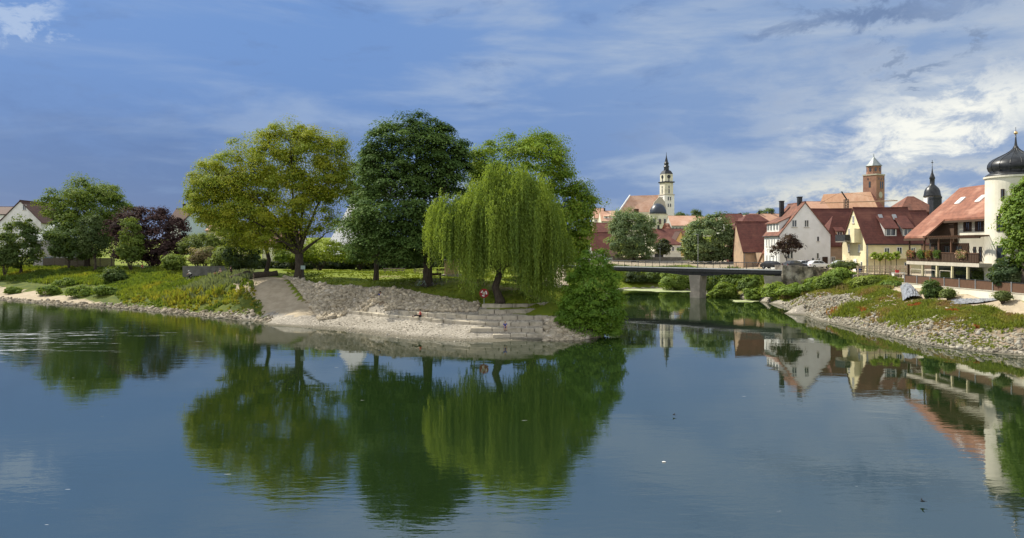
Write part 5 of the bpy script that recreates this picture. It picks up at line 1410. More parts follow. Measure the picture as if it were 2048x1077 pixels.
MB().lathe(cc.x, cc.y, [(6.0 * math.cos(t), cc.z + .5 + 7.6 * math.sin(t)) for t in [i * math.pi / 2 / 10 * .99 for i in range(11)]], 24).build("chancel_dome", DOMEB, r, smooth=True)
for a in (-125, -90, -55):
    w0 = math.radians(a + 0.5); n = Vector((math.cos(w0), math.sin(w0), 0)); u = Vector((-n.y, n.x, 0)); c = Vector((cc.x, cc.y, cc.z - 6.8)) + n * 6.2
    MB().extrude([c - u * .8, c + u * .8, c + u * .8 + n * .6, c - u * .8 + n * .6], (0, 0, 3.6)).build("window", GLASS, r)
# curved gable behind the dome
g0 = P(1316, 430, 535); pr = [(-17, 430), (-17, 420), (-11, 414), (-8, 405), (-2, 398), (3, 393), (9, 398), (13, 404), (17, 430)]
MB().extrude([(g0.x + a * k, 534, CH - (b - HZ) * 534 / F) for a, b in pr], (0, 1.2, 0)).build("curved_gable", STONEF, r)

# --- other town houses on the slope
def town(label, px0, px1, pye, pyr, pyb, d, depth, wall, roof, ridge="x", hip=0.0, nw=0, zwin=None, chim=0, over=.3, rows=1):
    kk = d / F; x0, x1 = XD(px0, d), XD(px1, d)
    ze, zr, zb = CH - (pye - HZ) * kk, CH - (pyr - HZ) * (d + depth / 2) / F, CH - (pyb - HZ) * kk
    wins = []
    for rr_ in range(rows):
        for i in range(nw):
            wins.append(("S", x0 + (x1 - x0) * (i + .5) / nw, ze - 2.3 - 2.9 * rr_, min(1.1, (x1 - x0) / nw * .5), 1.4))
    ch = [(x0 + (x1 - x0) * (.3 + .4 * j), d + depth / 2, zr - .6, zr + 1.3, .8) for j in range(chim)]
    return house(label, x0, x1, d, d + depth, zb, ze, zr, ridge, wall, roof, hip0=hip, hip1=hip, wins=wins, chim=ch, over=over)
h1 = town("narrow old house with a pale orange gable roof, second from the big park tree", 1188, 1213, 436, 417, 460, 420, 16, IVORYW, PALR, nw=3)
h2 = town("old house with orange roof and small white dormers left of the hilltop church", 1203, 1235, 442, 422, 462, 400, 16, IVORYW, PALR, nw=4, chim=1)
dormer(h2[1], "S", XD(1212, 404), 402, CH - (441 - HZ) * 402 / F, 3.0, 2.2, 3.5, 1.0, WHITEW, PALR, 1, 1.0); dormer(h2[1], "S", XD(1226, 404), 402, CH - (441 - HZ) * 402 / F, 3.0, 2.2, 3.5, 1.0, WHITEW, PALR, 1, 1.0)
town("red roofed riverside house behind the round silvery tree's left side", 1190, 1232, 464, 446, 500, 260, 10, TANW, REDR)
town("house with a steep dusty red roof just right of the park trees", 1184, 1228, 500, 465, 535, 235, 10, GREYW, REDR, nw=3)
town("small grey blue shed front beside the big round silvery tree", 1211, 1236, 512, 500, 535, 222, 6, BLUEW, BRNR, nw=1)
t1 = town("long red roofed house below the domed chancel", 1300, 1376, 478, 458, 520, 290, 12, IVORYW, REDR, chim=1)
town("red roofed shop house with cream walls and tall windows behind the bridge", 1308, 1362, 488, 472, 527, 240, 9, IVORYW, REDR, hip=3.5, nw=5)
town("small house with an ochre gable facing the river", 1352, 1371, 480, 463, 522, 262, 9, YELLW, BRNR, ridge="y", nw=1)
town("little red pyramid roofed turret house before the chancel", 1330, 1343, 460, 447, 480, 300, 6, TANW, ORGR, hip=2.6)
town("big pale roofed hall right of the church tower", 1343, 1398, 451, 432, 466, 470, 20, GREYW, PALR, nw=8)
town("white stepped gable house with a dark red roof on the skyline", 1448, 1492, 447, 428, 470, 360, 14, WHITEW, REDR, nw=4)
town("orange roofed house low behind the right round tree", 1462, 1486, 462, 452, 490, 320, 10, TANW, ORGR, nw=2)
town("cream gabled narrow house beside the town wall roof", 1486, 1499, 452, 435, 490, 300, 10, CREAMW, REDR, ridge="y", nw=1)
town("dark roofed house right of the narrow cream gable", 1494, 1530, 447, 436, 480, 320, 10, WHITEW, BRNR, nw=4, chim=1)
town("long pale orange roof on the skyline left of the white gable", 1508, 1572, 448, 428, 470, 380, 14, TANW, PALR, chim=2)
town("faded orange roof far behind between the skyline trees", 1478, 1508, 440, 431, 460, 480, 14, TANW, PALR, chim=1)
town("pale house far behind the right round tree", 1402, 1446, 446, 434, 470, 500, 14, IVORYW, PALR, nw=4)
# ground level shop fronts seen above the bridge railing
r = root("market_stall", G(1312, 226), "white fronted kiosk with a dark opening above the bridge railing", "kiosk")
g = G(1312, 226); MB().box(g.x - 2.6, g.x + 2.6, g.y, g.y + 3, g.z - .3, g.z + 2.4).build("wall", WHITEW, r); MB().box(g.x - 2.9, g.x + 2.9, g.y - .8, g.y + 3.2, g.z + 2.41, g.z + 2.65).build("roof", GREYW, r); MB().box(g.x - .4, g.x + 2.2, g.y - .06, g.y - .01, g.z + .9, g.z + 2.0).build("hatch", STEELD, r)
r = root("boundary_wall", G(1365, 216), "low grey stone wall along the far street behind the bridge", "wall")
x0, x1 = XD(1225, 210), XD(1460, 210); MB().box(x0, x1, 210, 210.4, 4, 6.6).build("wall_face", GARDENW, r)

# --- left bank houses
r, rf = town("white house with a brown gable roof and grey attic window at the far left", 0, 82, 442, 404, 505, 192, 12, WHITEW, BRNR, ridge="y", over=.5)
window(r, "S", XD(49, 192), CH - (421 - HZ) * 192 / F, .9, 1.4, 192)
town("dark roofed neighbour house cut by the left edge", -40, 14, 428, 414, 500, 215, 12, WHITEW, BRNR)
r, rf = town("low outbuilding with a shiny pale metal roof and blue shuttered front", 66, 128, 478, 432, 535, 178, 10, GREYW, ZINC, hip=4.0)
x = XD(96, 178); MB().box(x - 1.2, x + 1.2, 177.9, 177.97, 4.9, 7.0).build("shutter_door", mat("slate_blue_paint", (.10, .16, .24), None, rough=.6), r)
r, rf = town("pale blue gabled house with a brown roof behind the purple tree", 362, 424, 446, 420, 500, 186, 12, BLUEW, BRNR, ridge="y", over=.5)
town("red brown roofed house behind the pale blue gable", 338, 392, 440, 418, 470, 215, 10, WHITEW, BRNR, chim=1)
town("ochre fronted house with a window showing left of the big park tree", 412, 462, 460, 442, 520, 182, 10, CREAMW, PALR, nw=2)
r, rf = town("white roofed tan house glimpsed between the two big park trees", 650, 738, 503, 408, 540, 168, 16, TANW, mat("white_membrane_roof", (.78, .77, .75), (.70, .69, .67), .8, .7), over=.6, hip=4.5)
for i, u in enumerate((690, 716)): window(r, "S", XD(u, 168), 5.9, 1.4, 2.0, 168, frame=FRAMEW)
r = root("garden_wall", G(430, 128), "low grey garden wall behind the seated couple", "wall")
MB().box(XD(365, 131), XD(500, 131), 131, 131.35, 4.2, 6.0).build("wall_face", GARDENW, r); MB().box(XD(365, 131), XD(500, 131), 130.95, 131.4, 6.002, 6.09).build("coping", GARDENW, r)
r = root("garden_fence", G(150, 168), "dark grey wooden garden fence in front of the outbuilding", "fence")
mb = MB(); x0, x1 = XD(86, 172), XD(230, 172); n = int((x1 - x0) / .24)
for i in range(n): mb.box(x0 + i * .24, x0 + i * .24 + .2, 172, 172.04, 4.2, 6.9)
mb.build("boards", WOODG, r)
for i in range(7): MB().box(x0 + i * 2.6, x0 + i * 2.6 + .14, 172.05, 172.2, 4.2, 7.05).build("post", WOODD, r)
for i in range(5):
    q = [(900, 190), (985, 200), (1070, 205), (560, 200), (1145, 215)][i]
    lab = ["white walled house with a brown roof behind the maple's trunk", "grey house with a red roof hidden behind the willow", "cream house with a brown roof behind the park hedge", "pale house with a red roof behind the left trunks", "white house with a red roof behind the broad green tree"][i]
    town(lab, q[0] - 36, q[0] + 36, 486, 462, 530, q[1], 10, [WHITEW, GREYW, CREAMW, IVORYW, WHITEW][i], [BRNR, REDR, BRNR, REDR, REDR][i], nw=4)
# ---------------------------------------------------------------- stone terraces on the spit
def block_row(name, label, pts, z, hgt, depth, seed, wmin=1.1, wmax=2.3):
    """a course of rough quarry blocks along image-column/row points lying at height z; each block is a part"""
    rng = np.random.default_rng(seed)
    W3 = [PZ(px, py, z) for px, py in pts]
    r = root(name, (W3[0].x, W3[0].y, z - hgt), label, "stone steps")
    seg = [(W3[i + 1] - W3[i]).length for i in range(len(W3) - 1)]; total = sum(seg)
    def at(s):
        for i, L in enumerate(seg):
            if s <= L or i == len(seg) - 1: return W3[i].lerp(W3[i + 1], min(1, s / L)), (W3[i + 1] - W3[i]).normalized()
            s -= L
    s = 0.0
    while s < total - 0.5:
        L = min(rng.uniform(wmin, wmax), total - s)
        if total - s - L < 0.6: L = total - s
        p, _ = at(s); q, _ = at(s + L)
        t = (q - p); t.z = 0; t.normalize(); n = Vector((t.y, -t.x, 0))      # n faces the river
        if n.y > 0: n = -n
        o = rng.uniform(-.07, .07); dz = rng.uniform(-.05, .035); gap = rng.uniform(.025, .065)
        a, b = p + t * gap + n * o, q - t * gap + n * (o + rng.uniform(-.04, .04))
        lo = [a + Vector((0, 0, -hgt - .9)), b + Vector((0, 0, -hgt - .9)), b - n * depth + Vector((0, 0, -hgt - .9)), a - n * depth + Vector((0, 0, -hgt - .9))]
        hi = [v + Vector((rng.normal(0, .015), rng.normal(0, .015), hgt + .9 + dz + rng.normal(0, .012))) for v in lo]
        MB().hexa(lo, hi).build("stone_block", BLOCK, r, bevel=0.045)
        s += L
    return r
for i, (lab, pts, z, h, dp) in enumerate(TIERS): block_row("stone_terrace", lab, pts, z, h, dp, 200 + i)
block_row("stone_slab_row", "short row of pale slabs high in the rubble at its left", [(625, 600), (676, 599)], 2.6, .42, .9, 210)
block_row("stone_slab_row", "lower short row of slabs in the rubble beside the gravel ramp", [(604, 609), (668, 607)], 2.05, .42, .9, 211)
block_row("stone_slab_row", "pale slabs along the rubble crest left of the blue shirted sitter", [(700, 577), (752, 582)], 3.95, .35, .8, 212)
r = root("stone_stair", PZ(750, 628, 1.5), "small flight of pale stone steps through the rubble below the blue shirted sitter", "steps")
for i, (y, z) in enumerate([(598, 3.0), (605, 2.6), (612, 2.2), (619.5, 1.8)]):
    p = PZ(752, y, z); w = .85 + .12 * i
    MB().box(p.x - w, p.x + w, p.y, p.y + .9, z - .6, z).build("step", BLOCK, r, bevel=.04)

# ---------------------------------------------------------------- bridge
ALU = mat("pale_aluminium", (.62, .63, .64), (.55, .56, .57), 3, .5)
BA, BB = Vector((10.6, 159.5, 0)), Vector((46.3, 127.6, 0))
bt = (BB - BA).normalized(); bn = Vector((bt.y, -bt.x, 0)); BLn = (BB - BA).length
if bn.y > 0: bn = -bn
BZ = 5.48; BW = 2.6
r = root("footbridge", BA + Vector((0, 0, BZ)), "slim grey steel footbridge on one tapered concrete pier across the side channel", "bridge")
def bq(s, o, z): return BA + bt * s + bn * o + Vector((0, 0, z))
def bbox(mb, s0, s1, o0, o1, z0, z1, m=0): mb.hexa([bq(s0, o0, z0), bq(s1, o0, z0), bq(s1, o1, z0), bq(s0, o1, z0)], [bq(s0, o0, z1), bq(s1, o0, z1), bq(s1, o1, z1), bq(s0, o1, z1)], m)
mb = MB(); bbox(mb, -2, BLn, -BW, 0, BZ - .28, BZ); mb.build("deck", CONCR, r)
mb = MB(); bbox(mb, -2, BLn, .002, .08, BZ - .62, BZ - .062); bbox(mb, -2, BLn, -BW - .08, -BW - .002, BZ - .62, BZ - .062); mb.build("fascia", STEELD, r)
mb = MB(); bbox(mb, -2, BLn, .002, .10, BZ - .06, BZ + .07); bbox(mb, -2, BLn, -BW - .10, -BW - .002, BZ - .06, BZ + .07); mb.build("edge_strip", ALU, r)
mb = MB()
for o in (-.55, -BW + .55):
    n = 24
    for i in range(n):
        s0, s1 = BLn * i / n, BLn * (i + 1) / n
        def hz2(s): return 0.62 + 0.55 * math.exp(-((s - BLn * .655) / 5.0) ** 2)
        a = [bq(s0, o + .28, BZ - .285), bq(s0, o - .28, BZ - .285), bq(s1, o - .28, BZ - .285), bq(s1, o + .28, BZ - .285)]
        b = [bq(s0, o + .28, BZ - .285 - hz2(s0)), bq(s0, o - .28, BZ - .285 - hz2(s0)), bq(s1, o - .28, BZ - .285 - hz2(s1)), bq(s1, o + .28, BZ - .285 - hz2(s1))]
        mb.hexa(b, a)
mb.build("girder", STEELD, r)
for side, o in ((0, .05), (1, -BW - .05)):
    n = 15
    for i in range(n + 1):
        s = BLn * i / n
        if side == 0 or i % 1 == 0: MB().path([bq(s, o, BZ - .3), bq(s, o, BZ + .55), bq(s, o - (.12 if side == 0 else -.12), BZ + 1.16)], .05, 5).build("railing_post", STEELD, r)
    mb = MB(); mb.path([bq(-2, o - (.12 if side == 0 else -.12), BZ + 1.20), bq(BLn, o - (.12 if side == 0 else -.12), BZ + 1.20)], .05, 6); mb.build("handrail", STEELD, r)
    mb = MB()
    for z in (.25, .42, .6, .77, .95): mb.path([bq(-2, o, BZ + z), bq(BLn, o, BZ + z)], .011, 4)
    mb.build("railing_wires", STEELD, r)
ps = BLn * .655; c = BA + bt * ps + bn * (-BW / 2)
def pier(z, wl, wd): return [c + bt * a * wl + bn * b * wd + Vector((0, 0, z)) for a, b in ((-1, 1), (1, 1), (1, -1), (-1, -1))]
mb = MB(); mb.hexa(pier(-1.5, .98, 1.3), pier(1.1, .98, 1.3)); mb.hexa(pier(1.102, .90, 1.2), pier(BZ - 1.25, 1.15, 1.4)); mb.build("pier", CONCR, r)
# abutment and the old bastion wall beside it
r = root("bastion_wall", (49, 127, 3), "weathered old grey stone bastion wall holding up the street at the bridge end", "wall")
mb = MB(); prf = [(46.4, 127.9, 6.3), (48.6, 126.7, 6.25), (48.8, 126.6, 6.2), (52.0, 127.6, 6.05), (54.2, 128.9, 5.7), (56.6, 129.6, 5.45)]
vs = []
for x, y, z in prf: vs += [(x - .25, y - .35, 1.6), (x, y, z), (x + .5, y + .9, z), (x + .5, y + .9, 1.6)]
fs = []
for i in range(len(prf) - 1):
    a = 4 * i; fs += [(a, a + 4, a + 5, a + 1), (a + 1, a + 5, a + 6, a + 2), (a + 2, a + 6, a + 7, a + 3)]
fs += [(0, 1, 2, 3), (len(vs) - 4, len(vs) - 1, len(vs) - 2, len(vs) - 3)]
mb.add(vs, fs); mb.build("masonry", OLDWALL, r)
mb = MB(); mb.box(46.2, 46.75, 127.3, 131, 1.6, 6.32); mb.build("corner_pier", OLDWALL, r)
r = root("bridge_abutment", (44.6, 129.5, 2), "concrete bridge abutment in shade under the right end of the deck", "abutment")
MB().hexa([Vector((44.2, 128.6, 1)), Vector((46.18, 127.6, 1)), Vector((46.18, 131, 1)), Vector((45.0, 131.8, 1))], [Vector((43.6, 129.1, 4.45)), Vector((46.18, 127.6, 4.45)), Vector((46.18, 131, 4.45)), Vector((44.6, 131.8, 4.45))]).build("abutment_block", CONCR, r)

# ---------------------------------------------------------------- people
SKIN = mat("skin", (.50, .30, .21), None, rough=.6); SKIN2 = mat("tanned_skin", (.38, .21, .14), None, rough=.6)
HAIRD = mat("dark_hair", (.015, .011, .009), None, rough=.6); HAIRB = mat("blond_hair", (.30, .20, .09), None, rough=.6)
BLUES = mat("blue_cloth", (.020, .065, .34), (.016, .05, .27), 6, .85); REDS = mat("red_cloth", (.42, .045, .045), (.34, .035, .035), 6, .85)
BLACKC = mat("black_cloth", (.014, .014, .017), (.02, .02, .024), 6, .9); GREYC = mat("grey_cloth", (.20, .20, .21), (.15, .15, .16), 6, .9)
PINKC = mat("pale_pink_cloth", (.50, .32, .32), (.42, .26, .26), 6, .9); WHITEC = mat("white_cloth", (.72, .71, .69), None, rough=.9); ORANC = mat("ochre_cloth", (.45, .23, .07), (.38, .19, .06), 6, .9)

def skin_obj(name, verts, edges, radii, m, parent, rootv=0, sub=1):
    me = bpy.data.meshes.new(name); me.from_pydata(verts, edges, []); me.materials.append(m)
    o = bpy.data.objects.new(name, me); COL.objects.link(o); o.parent = parent
    sm = o.modifiers.new("skin", "SKIN"); sm.use_smooth_shade = True
    sv = me.skin_vertices[0].data
    for i, rr in enumerate(radii): sv[i].radius = (rr, rr) if not isinstance(rr, tuple) else rr; sv[i].use_root = (i == rootv)
    sb = o.modifiers.new("sub", "SUBSURF"); sb.levels = sub; sb.render_levels = sub
    return o

POSES = {   # joints in metres, facing -y; seat or ground at z = 0
    "stand": dict(pel=(0, 0, .95), che=(0, .01, 1.30), nec=(0, 0, 1.49), hea=(0, -.02, 1.64), sh=(.19, 0, 1.42), el=(.25, .03, 1.14), wr=(.24, -.08, .90), hip=(.09, 0, .92), kn=(.10, -.03, .50), an=(.10, .01, .09), toe=(.12, -.15, .04)),
    "ledge": dict(pel=(0, 0, .11), che=(0, -.06, .44), nec=(0, -.10, .61), hea=(0, -.14, .75), sh=(.19, -.07, .55), el=(.25, -.20, .33), wr=(.13, -.38, .26), hip=(.09, -.02, .11), kn=(.13, -.43, .20), an=(.12, -.45, -.26), toe=(.13, -.62, -.31)),
    "flat": dict(pel=(0, 0, .11), che=(0, .02, .44), nec=(0, -.01, .61), hea=(0, -.05, .75), sh=(.19, 0, .55), el=(.26, -.10, .33), wr=(.14, -.28, .22), hip=(.09, -.02, .11), kn=(.12, -.44, .24), an=(.12, -.84, .07), toe=(.13, -.92, .17)),
    "walk": dict(pel=(0, 0, .93), che=(0, -.06, 1.27), nec=(0, -.11, 1.45), hea=(0, -.16, 1.59), sh=(.19, -.07, 1.38), el=(.24, -.02, 1.10), wr=(.22, -.22, .93), hip=(.09, 0, .90), kn=(.10, -.12, .50), an=(.10, .10, .12), toe=(.11, -.04, .05)),
    "cycle": dict(pel=(0, .12, .93), che=(0, -.12, 1.20), nec=(0, -.24, 1.34), hea=(0, -.31, 1.47), sh=(.19, -.18, 1.28), el=(.24, -.32, 1.08), wr=(.23, -.52, 1.0), hip=(.09, .10, .92), kn=(.11, -.22, .66), an=(.11, -.06, .26), toe=(.11, -.22, .22)),
}
def person(label, loc, rz, pose, shirt, trousers, hair, skin=None, scale=1.0, cap=None, group=None, dress=False):
    r = root("person", loc, label, "person", group, rz, local=True); r.scale = (scale,) * 3
    J = POSES[pose]; skin = skin or SKIN
    def mir(k, s): a = J[k]; return (a[0] * s, a[1], a[2])
    V, E, Rr = [], [], []
    def av(p, rad, to=None):
        V.append(p); Rr.append(rad)
        if to is not None: E.append((to, len(V) - 1))
        return len(V) - 1
    def mixp(a, b, t): return tuple(a[i] * (1 - t) + b[i] * t for i in range(3))
    pel = av(J["pel"], .115); che = av(J["che"], .125, pel); nec = av(J["nec"], .052, che)
    jaw = av(mixp(J["nec"], J["hea"], .55), .072, nec); hea = av(J["hea"], .092, jaw); top = av((J["hea"][0], J["hea"][1] + .01, J["hea"][2] + .09), .070, hea)
    for s in (-1, 1):
        sh = av(mir("sh", s), .058, che); el = av(mir("el", s), .042, sh); w = mir("wr", s); wr = av(w, .029, el)
        e = Vector(w) - Vector(mir("el", s)); e.normalize(); side = Vector((s, 0, 0))
        pm = Vector(w) + e * .07; pa = av(tuple(pm), .032, wr)
        for i, (o, L) in enumerate(((-.026, .075), (-.009, .088), (.009, .083), (.026, .066))):
            lat = Vector((0, o, 0)) if abs(e.y) < .6 else Vector((o, 0, 0))
            k = av(tuple(pm + e * .03 + lat), .010, pa); av(tuple(pm + e * (.03 + L * .75) + lat * 1.1 + Vector((-s * .02, 0, -.012))), .008, k)
        th = Vector((0, -.035, 0)) if abs(e.y) < .6 else Vector((-s * .035, 0, .01))
        k = av(tuple(Vector(w) + e * .03 + th), .010, wr); av(tuple(Vector(w) + e * .075 + th * 1.4), .008, k)
        hp = av(mir("hip", s), .085, pel); kn = av(mir("kn", s), .058, hp); an = av(mir("an", s), .040, kn); av(mir("toe", s), .036, an)
    skin_obj("body", V, E, Rr, skin, r)
    h = J["hea"]
    mb = MB(); mb.ball((h[0], h[1] - .095, h[2] - .005), .022, 5, sq=(.7, 1.1, 1.0)); mb.build("nose", skin, r, smooth=True)
    mb = MB(); mb.ball((h[0] - .034, h[1] - .083, h[2] + .02), .011, 5).ball((h[0] + .034, h[1] - .083, h[2] + .02), .011, 5); mb.build("eyes", HAIRD, r, smooth=True)
    mb = MB(); mb.ball((h[0], h[1] - .082, h[2] - .045), .022, 5, sq=(1, .5, .3)); mb.build("mouth", REDS, r, smooth=True)
    mb = MB(); mb.ball((h[0] - .094, h[1], h[2]), .026, 5, sq=(.4, .7, 1)).ball((h[0] + .094, h[1], h[2]), .026, 5, sq=(.4, .7, 1)); mb.build("ears", skin, r, smooth=True)
    mb = MB(); mb.ball((h[0], h[1] + .028, h[2] + .045), .108, 8, sq=(1, 1, .95)); mb.build("hair", hair, r, smooth=True)
    if cap:
        mb = MB(); mb.ball((h[0], h[1] + .01, h[2] + .07), .118, 8, sq=(1, 1.05, .8)); mb.box(h[0] - .08, h[0] + .08, h[1] - .2, h[1] - .08, h[2] + .055, h[2] + .075); mb.build("cap", cap, r, smooth=True)
    V, E, Rr = [], [], []
    pel = av(J["pel"], .135); che = av(J["che"], .145, pel); nk = av(mixp(J["che"], J["nec"], .75), .075, che)
    for s in (-1, 1):
        sh = av(mir("sh", s), .072, che); av(mixp(mir("sh", s), mir("el", s), .8), .058, sh)
    skin_obj("shirt", V, E, Rr, shirt, r)
    V, E, Rr = [], [], []
    pel = av(J["pel"], .130)
    for s in (-1, 1):
        hp = av(mir("hip", s), .100, pel); kn = av(mir("kn", s), .074, hp)
        if not dress: av(mixp(mir("kn", s), mir("an", s), .85), .056, kn)
    skin_obj("trousers", V, E, Rr, trousers, r)
    for s in (-1, 1):
        a, t = Vector(mir("an", s)), Vector(mir("toe", s))
        MB().path([a + (a - t) * .25 + Vector((0, 0, -.03)), a + Vector((0, 0, -.03)), t], [.045, .052, .035], 6).build("shoe", BLACKC, r, smooth=True)
    return r

p = PZ(758, 598, 3.0); person("person in a blue shirt sitting at the top of the small stone stair", (p.x, p.y + .45, 3.0), .9, "ledge", BLUES, SKIN2, HAIRD, SKIN2, 1.05, dress=True)
p = PZ(840, 635, 1.55); person("person in a red top sitting with legs stretched out on the longest stone course", (p.x, p.y + .35, 1.55), -1.25, "flat", REDS, BLACKC, HAIRD, SKIN, 1.0)
p = PZ(1010, 656.5, 1.05); person("child in blue with bowed head sitting on the second stone course", (p.x, p.y + .22, 1.05), .2, "ledge", BLUES, BLUES, HAIRB, SKIN, .80, dress=True)
g = G(430, 119.5); person("person in an ochre top sitting on the pale stone edge by the path", (g.x, g.y, g.z + .42), .25, "ledge", ORANC, BLACKC, HAIRD, SKIN, 1.0)
g = G(441.5, 119.2); person("person in a pale pink top sitting beside the one in ochre", (g.x, g.y, g.z + .42), -.2, "ledge", PINKC, BLACKC, HAIRB, SKIN, 1.0)
g = G(462, 117.5); person("person all in black standing beside the two tree logs", g, 2.6, "stand", BLACKC, BLACKC, HAIRD, SKIN2, 1.02)
g = G(381, 131 - 3.0); cyc = person("person with a white cap riding a bicycle along the garden wall", (g.x, g.y, g.z + .05), -1.57, "cycle", WHITEC, BLACKC, HAIRD, SKIN, 1.0, cap=WHITEC)
g = G(284, 147); person("person in a dark pink jacket walking on the left bank path", g, 1.4, "walk", REDS, BLACKC, HAIRD, SKIN, 1.0)

# ---------------------------------------------------------------- bicycles
def bicycle(label, loc, rz, group=None, colm=None):
    r = root("bicycle", loc, label, "bicycle", group, rz, local=True)
    for x in (-.52, .52):
        mb = MB(); n = 20
        mb.path([(x + .33 * math.cos(2 * math.pi * i / n), 0, .35 + .33 * math.sin(2 * math.pi * i / n)) for i in range(n + 1)], .022, 5)
        w = mb.build("tyre", BLACKM, r)
        mb = MB()
        for i in range(8):
            a = 2 * math.pi * i / 8; mb.path([(x, 0, .35), (x + .31 * math.cos(a), 0, .35 + .31 * math.sin(a))], .006, 3)
        mb.build("spokes", STEELG, w)
    mb = MB()
    for a, b in (((-.52, 0, .35), (-.12, 0, .32)), ((-.52, 0, .35), (-.24, 0, .86)), ((-.12, 0, .32), (-.26, 0, .92)), ((-.12, 0, .32), (.36, 0, .80)), ((-.23, 0, .82), (.34, 0, .88)), ((.34, 0, .98), (.52, 0, .35))): mb.path([a, b], .022, 5)
    mb.build("frame", colm or STEELD, r)
    MB().box(-.38, -.14, -.07, .07, .93, .99).build("saddle", BLACKM, r, bevel=.02)
    MB().path([(.28, -.28, 1.05), (.36, -.12, 1.06), (.34, 0, 1.0), (.36, .12, 1.06), (.28, .28, 1.05)], .016, 5).build("handlebar", STEELD, r)
    MB().path([(-.12, -.1, .32), (-.12, .1, .32)], .05, 8).build("crank", STEELD, r)
    return r
b1 = bicycle("pale green bicycle leaning on the left side of the dark tree's trunk", G(843, 93.6), .1, colm=mat("pale_green_paint", (.25, .36, .30), None, rough=.5))
b1.rotation_euler.x = math.radians(6)
b2 = bicycle("dark bicycle parked on the right side of the dark tree's trunk", G(875, 93.8), -.15)
b3 = copy_tree(b2); b3.location = G(381, 128); b3.rotation_euler = (0, 0, math.pi); b3["label"] = "bicycle ridden by the person in the white cap"

# ---------------------------------------------------------------- benches, tables, signs, logs, lamps
def picnic(label, loc, rz, group):
    r = root("picnic_table", loc, label, "picnic table", group, rz, local=True)
    MB().box(-.95, .95, -.40, .40, .72, .78).build("table_top", WOODG, r)
    for y in (-.75, .75): MB().box(-.95, .95, y - .14, y + .14, .42, .47).build("seat", WOODG, r)
    for x in (-.65, .65):
        mb = MB(); mb.path([(x, -.68, 0), (x, -.25, .72)], .05, 4); mb.path([(x, .68, 0), (x, .25, .72)], .05, 4); mb.box(x - .04, x + .04, -.78, .78, .35, .42); mb.build("leg", WOODG, r)
    return r
pt = picnic("grey wooden picnic table on the sunlit lawn, right next to the slim linden trunk", G(778, 125), .2, "picnic tables on the lawn")
for px, d, rz, lab in ((799, 128, -.15, "grey wooden picnic table on the sunlit lawn, second from the slim trunk"), (838, 127, .1, "grey wooden picnic table half hidden behind the thick dark trunk")):
    c = copy_tree(pt); c.location = G(px, d); c.rotation_euler = (0, 0, rz); c["label"] = lab
def bench(label, loc, rz, group=None):
    r = root("park_bench", loc, label, "bench", group, rz, local=True)
    MB().box(-.9, .9, -.25, .22, .42, .47).build("seat", WOODD, r); MB().box(-.9, .9, .22, .27, .58, .90).build("backrest", WOODD, r)
    for x in (-.75, .75):
        mb = MB(); mb.box(x - .04, x + .04, -.22, -.16, 0, .418); mb.box(x - .04, x + .04, .28, .33, 0, .88); mb.box(x - .04, x + .04, -.15, .28, .36, .418); mb.build("leg", STEELD, r)
    return r
q = bench("dark wooden park bench facing away, behind the willow's left curtain", G(955, 92), math.pi, "park benches")
for px, d, rz, lab in ((1040, 94, 2.6, "dark park bench to the right of the willow trunk beside the path"), (884, 126, 3.0, "dark bench between the thick dark trunk and the stone plinth"), (870, 99, .3, "low dark bench right of the thick dark trunk")):
    c = copy_tree(q); c.location = G(px, d); c.rotation_euler = (0, 0, rz); c["label"] = lab
g = G(903, 118)
r = root("stone_monument", g, "squat tan stone plinth with stepped base in the park shade", "monument")
MB().box(g.x - 1.5, g.x + 1.5, g.y - 1.2, g.y + 1.2, g.z - .2, g.z + .35).build("base", CONCR, r, bevel=.03); MB().box(g.x - 1.05, g.x + 1.05, g.y - .9, g.y + .9, g.z + .351, g.z + 2.5).build("plinth", TANW, r, bevel=.03); MB().box(g.x - 1.2, g.x + 1.2, g.y - 1.05, g.y + 1.05, g.z + 2.501, g.z + 2.7).build("cap", CONCR, r, bevel=.03)
# logs
for px0, py0, px1, py1, d0, d1, rad, lab in ((461, 553, 500, 551, 114.5, 116.5, .50, "thick brown tree log lying by the path next to the standing person"), (507, 557, 555, 555, 111.5, 113, .47, "dark bark covered log lying at the head of the gravel ramp")):
    a, b = G(px0, d0), G(px1, d1); up = Vector((0, 0, rad * .85))
    r = root("tree_log", a, lab, "log")
    rg = np.random.default_rng(int(px0)); n = 9
    MB().path([a.lerp(b, i / (n - 1)) + up + Vector(rg.normal(0, .03, 3).tolist()) for i in range(n)], [rad * (1 + rg.normal(0, .06)) for _ in range(n)], 14).build("bark", BARK, r)
    dd = (b - a).normalized(); MB().path([a + up - dd * .03, a + up + dd * .02], rad * .93, 14).build("cut_face", WOODP, r)
# pale stone kerbs near the sitters
for px0, px1, d, h, lab in ((380, 463, 122.5, .40, "long pale stone sitting edge behind the seated couple"), (418, 470, 118.3, .38, "short pale stone sitting edge in front of the seated couple"), (447, 480, 116.0, .3, "low pale stone edge at the head of the ramp")):
    a, b = G(px0, d), G(px1, d - .8); r = root("stone_bench", a, lab, "stone bench")
    n = Vector((0, .55, 0))
    MB().hexa([q + Vector((0, 0, -.3)) for q in (a, b, b + n, a + n)], [q + Vector((0, 0, h)) for q in (a, b, b + n, a + n)]).build("slab", STONEF, r, bevel=.03)
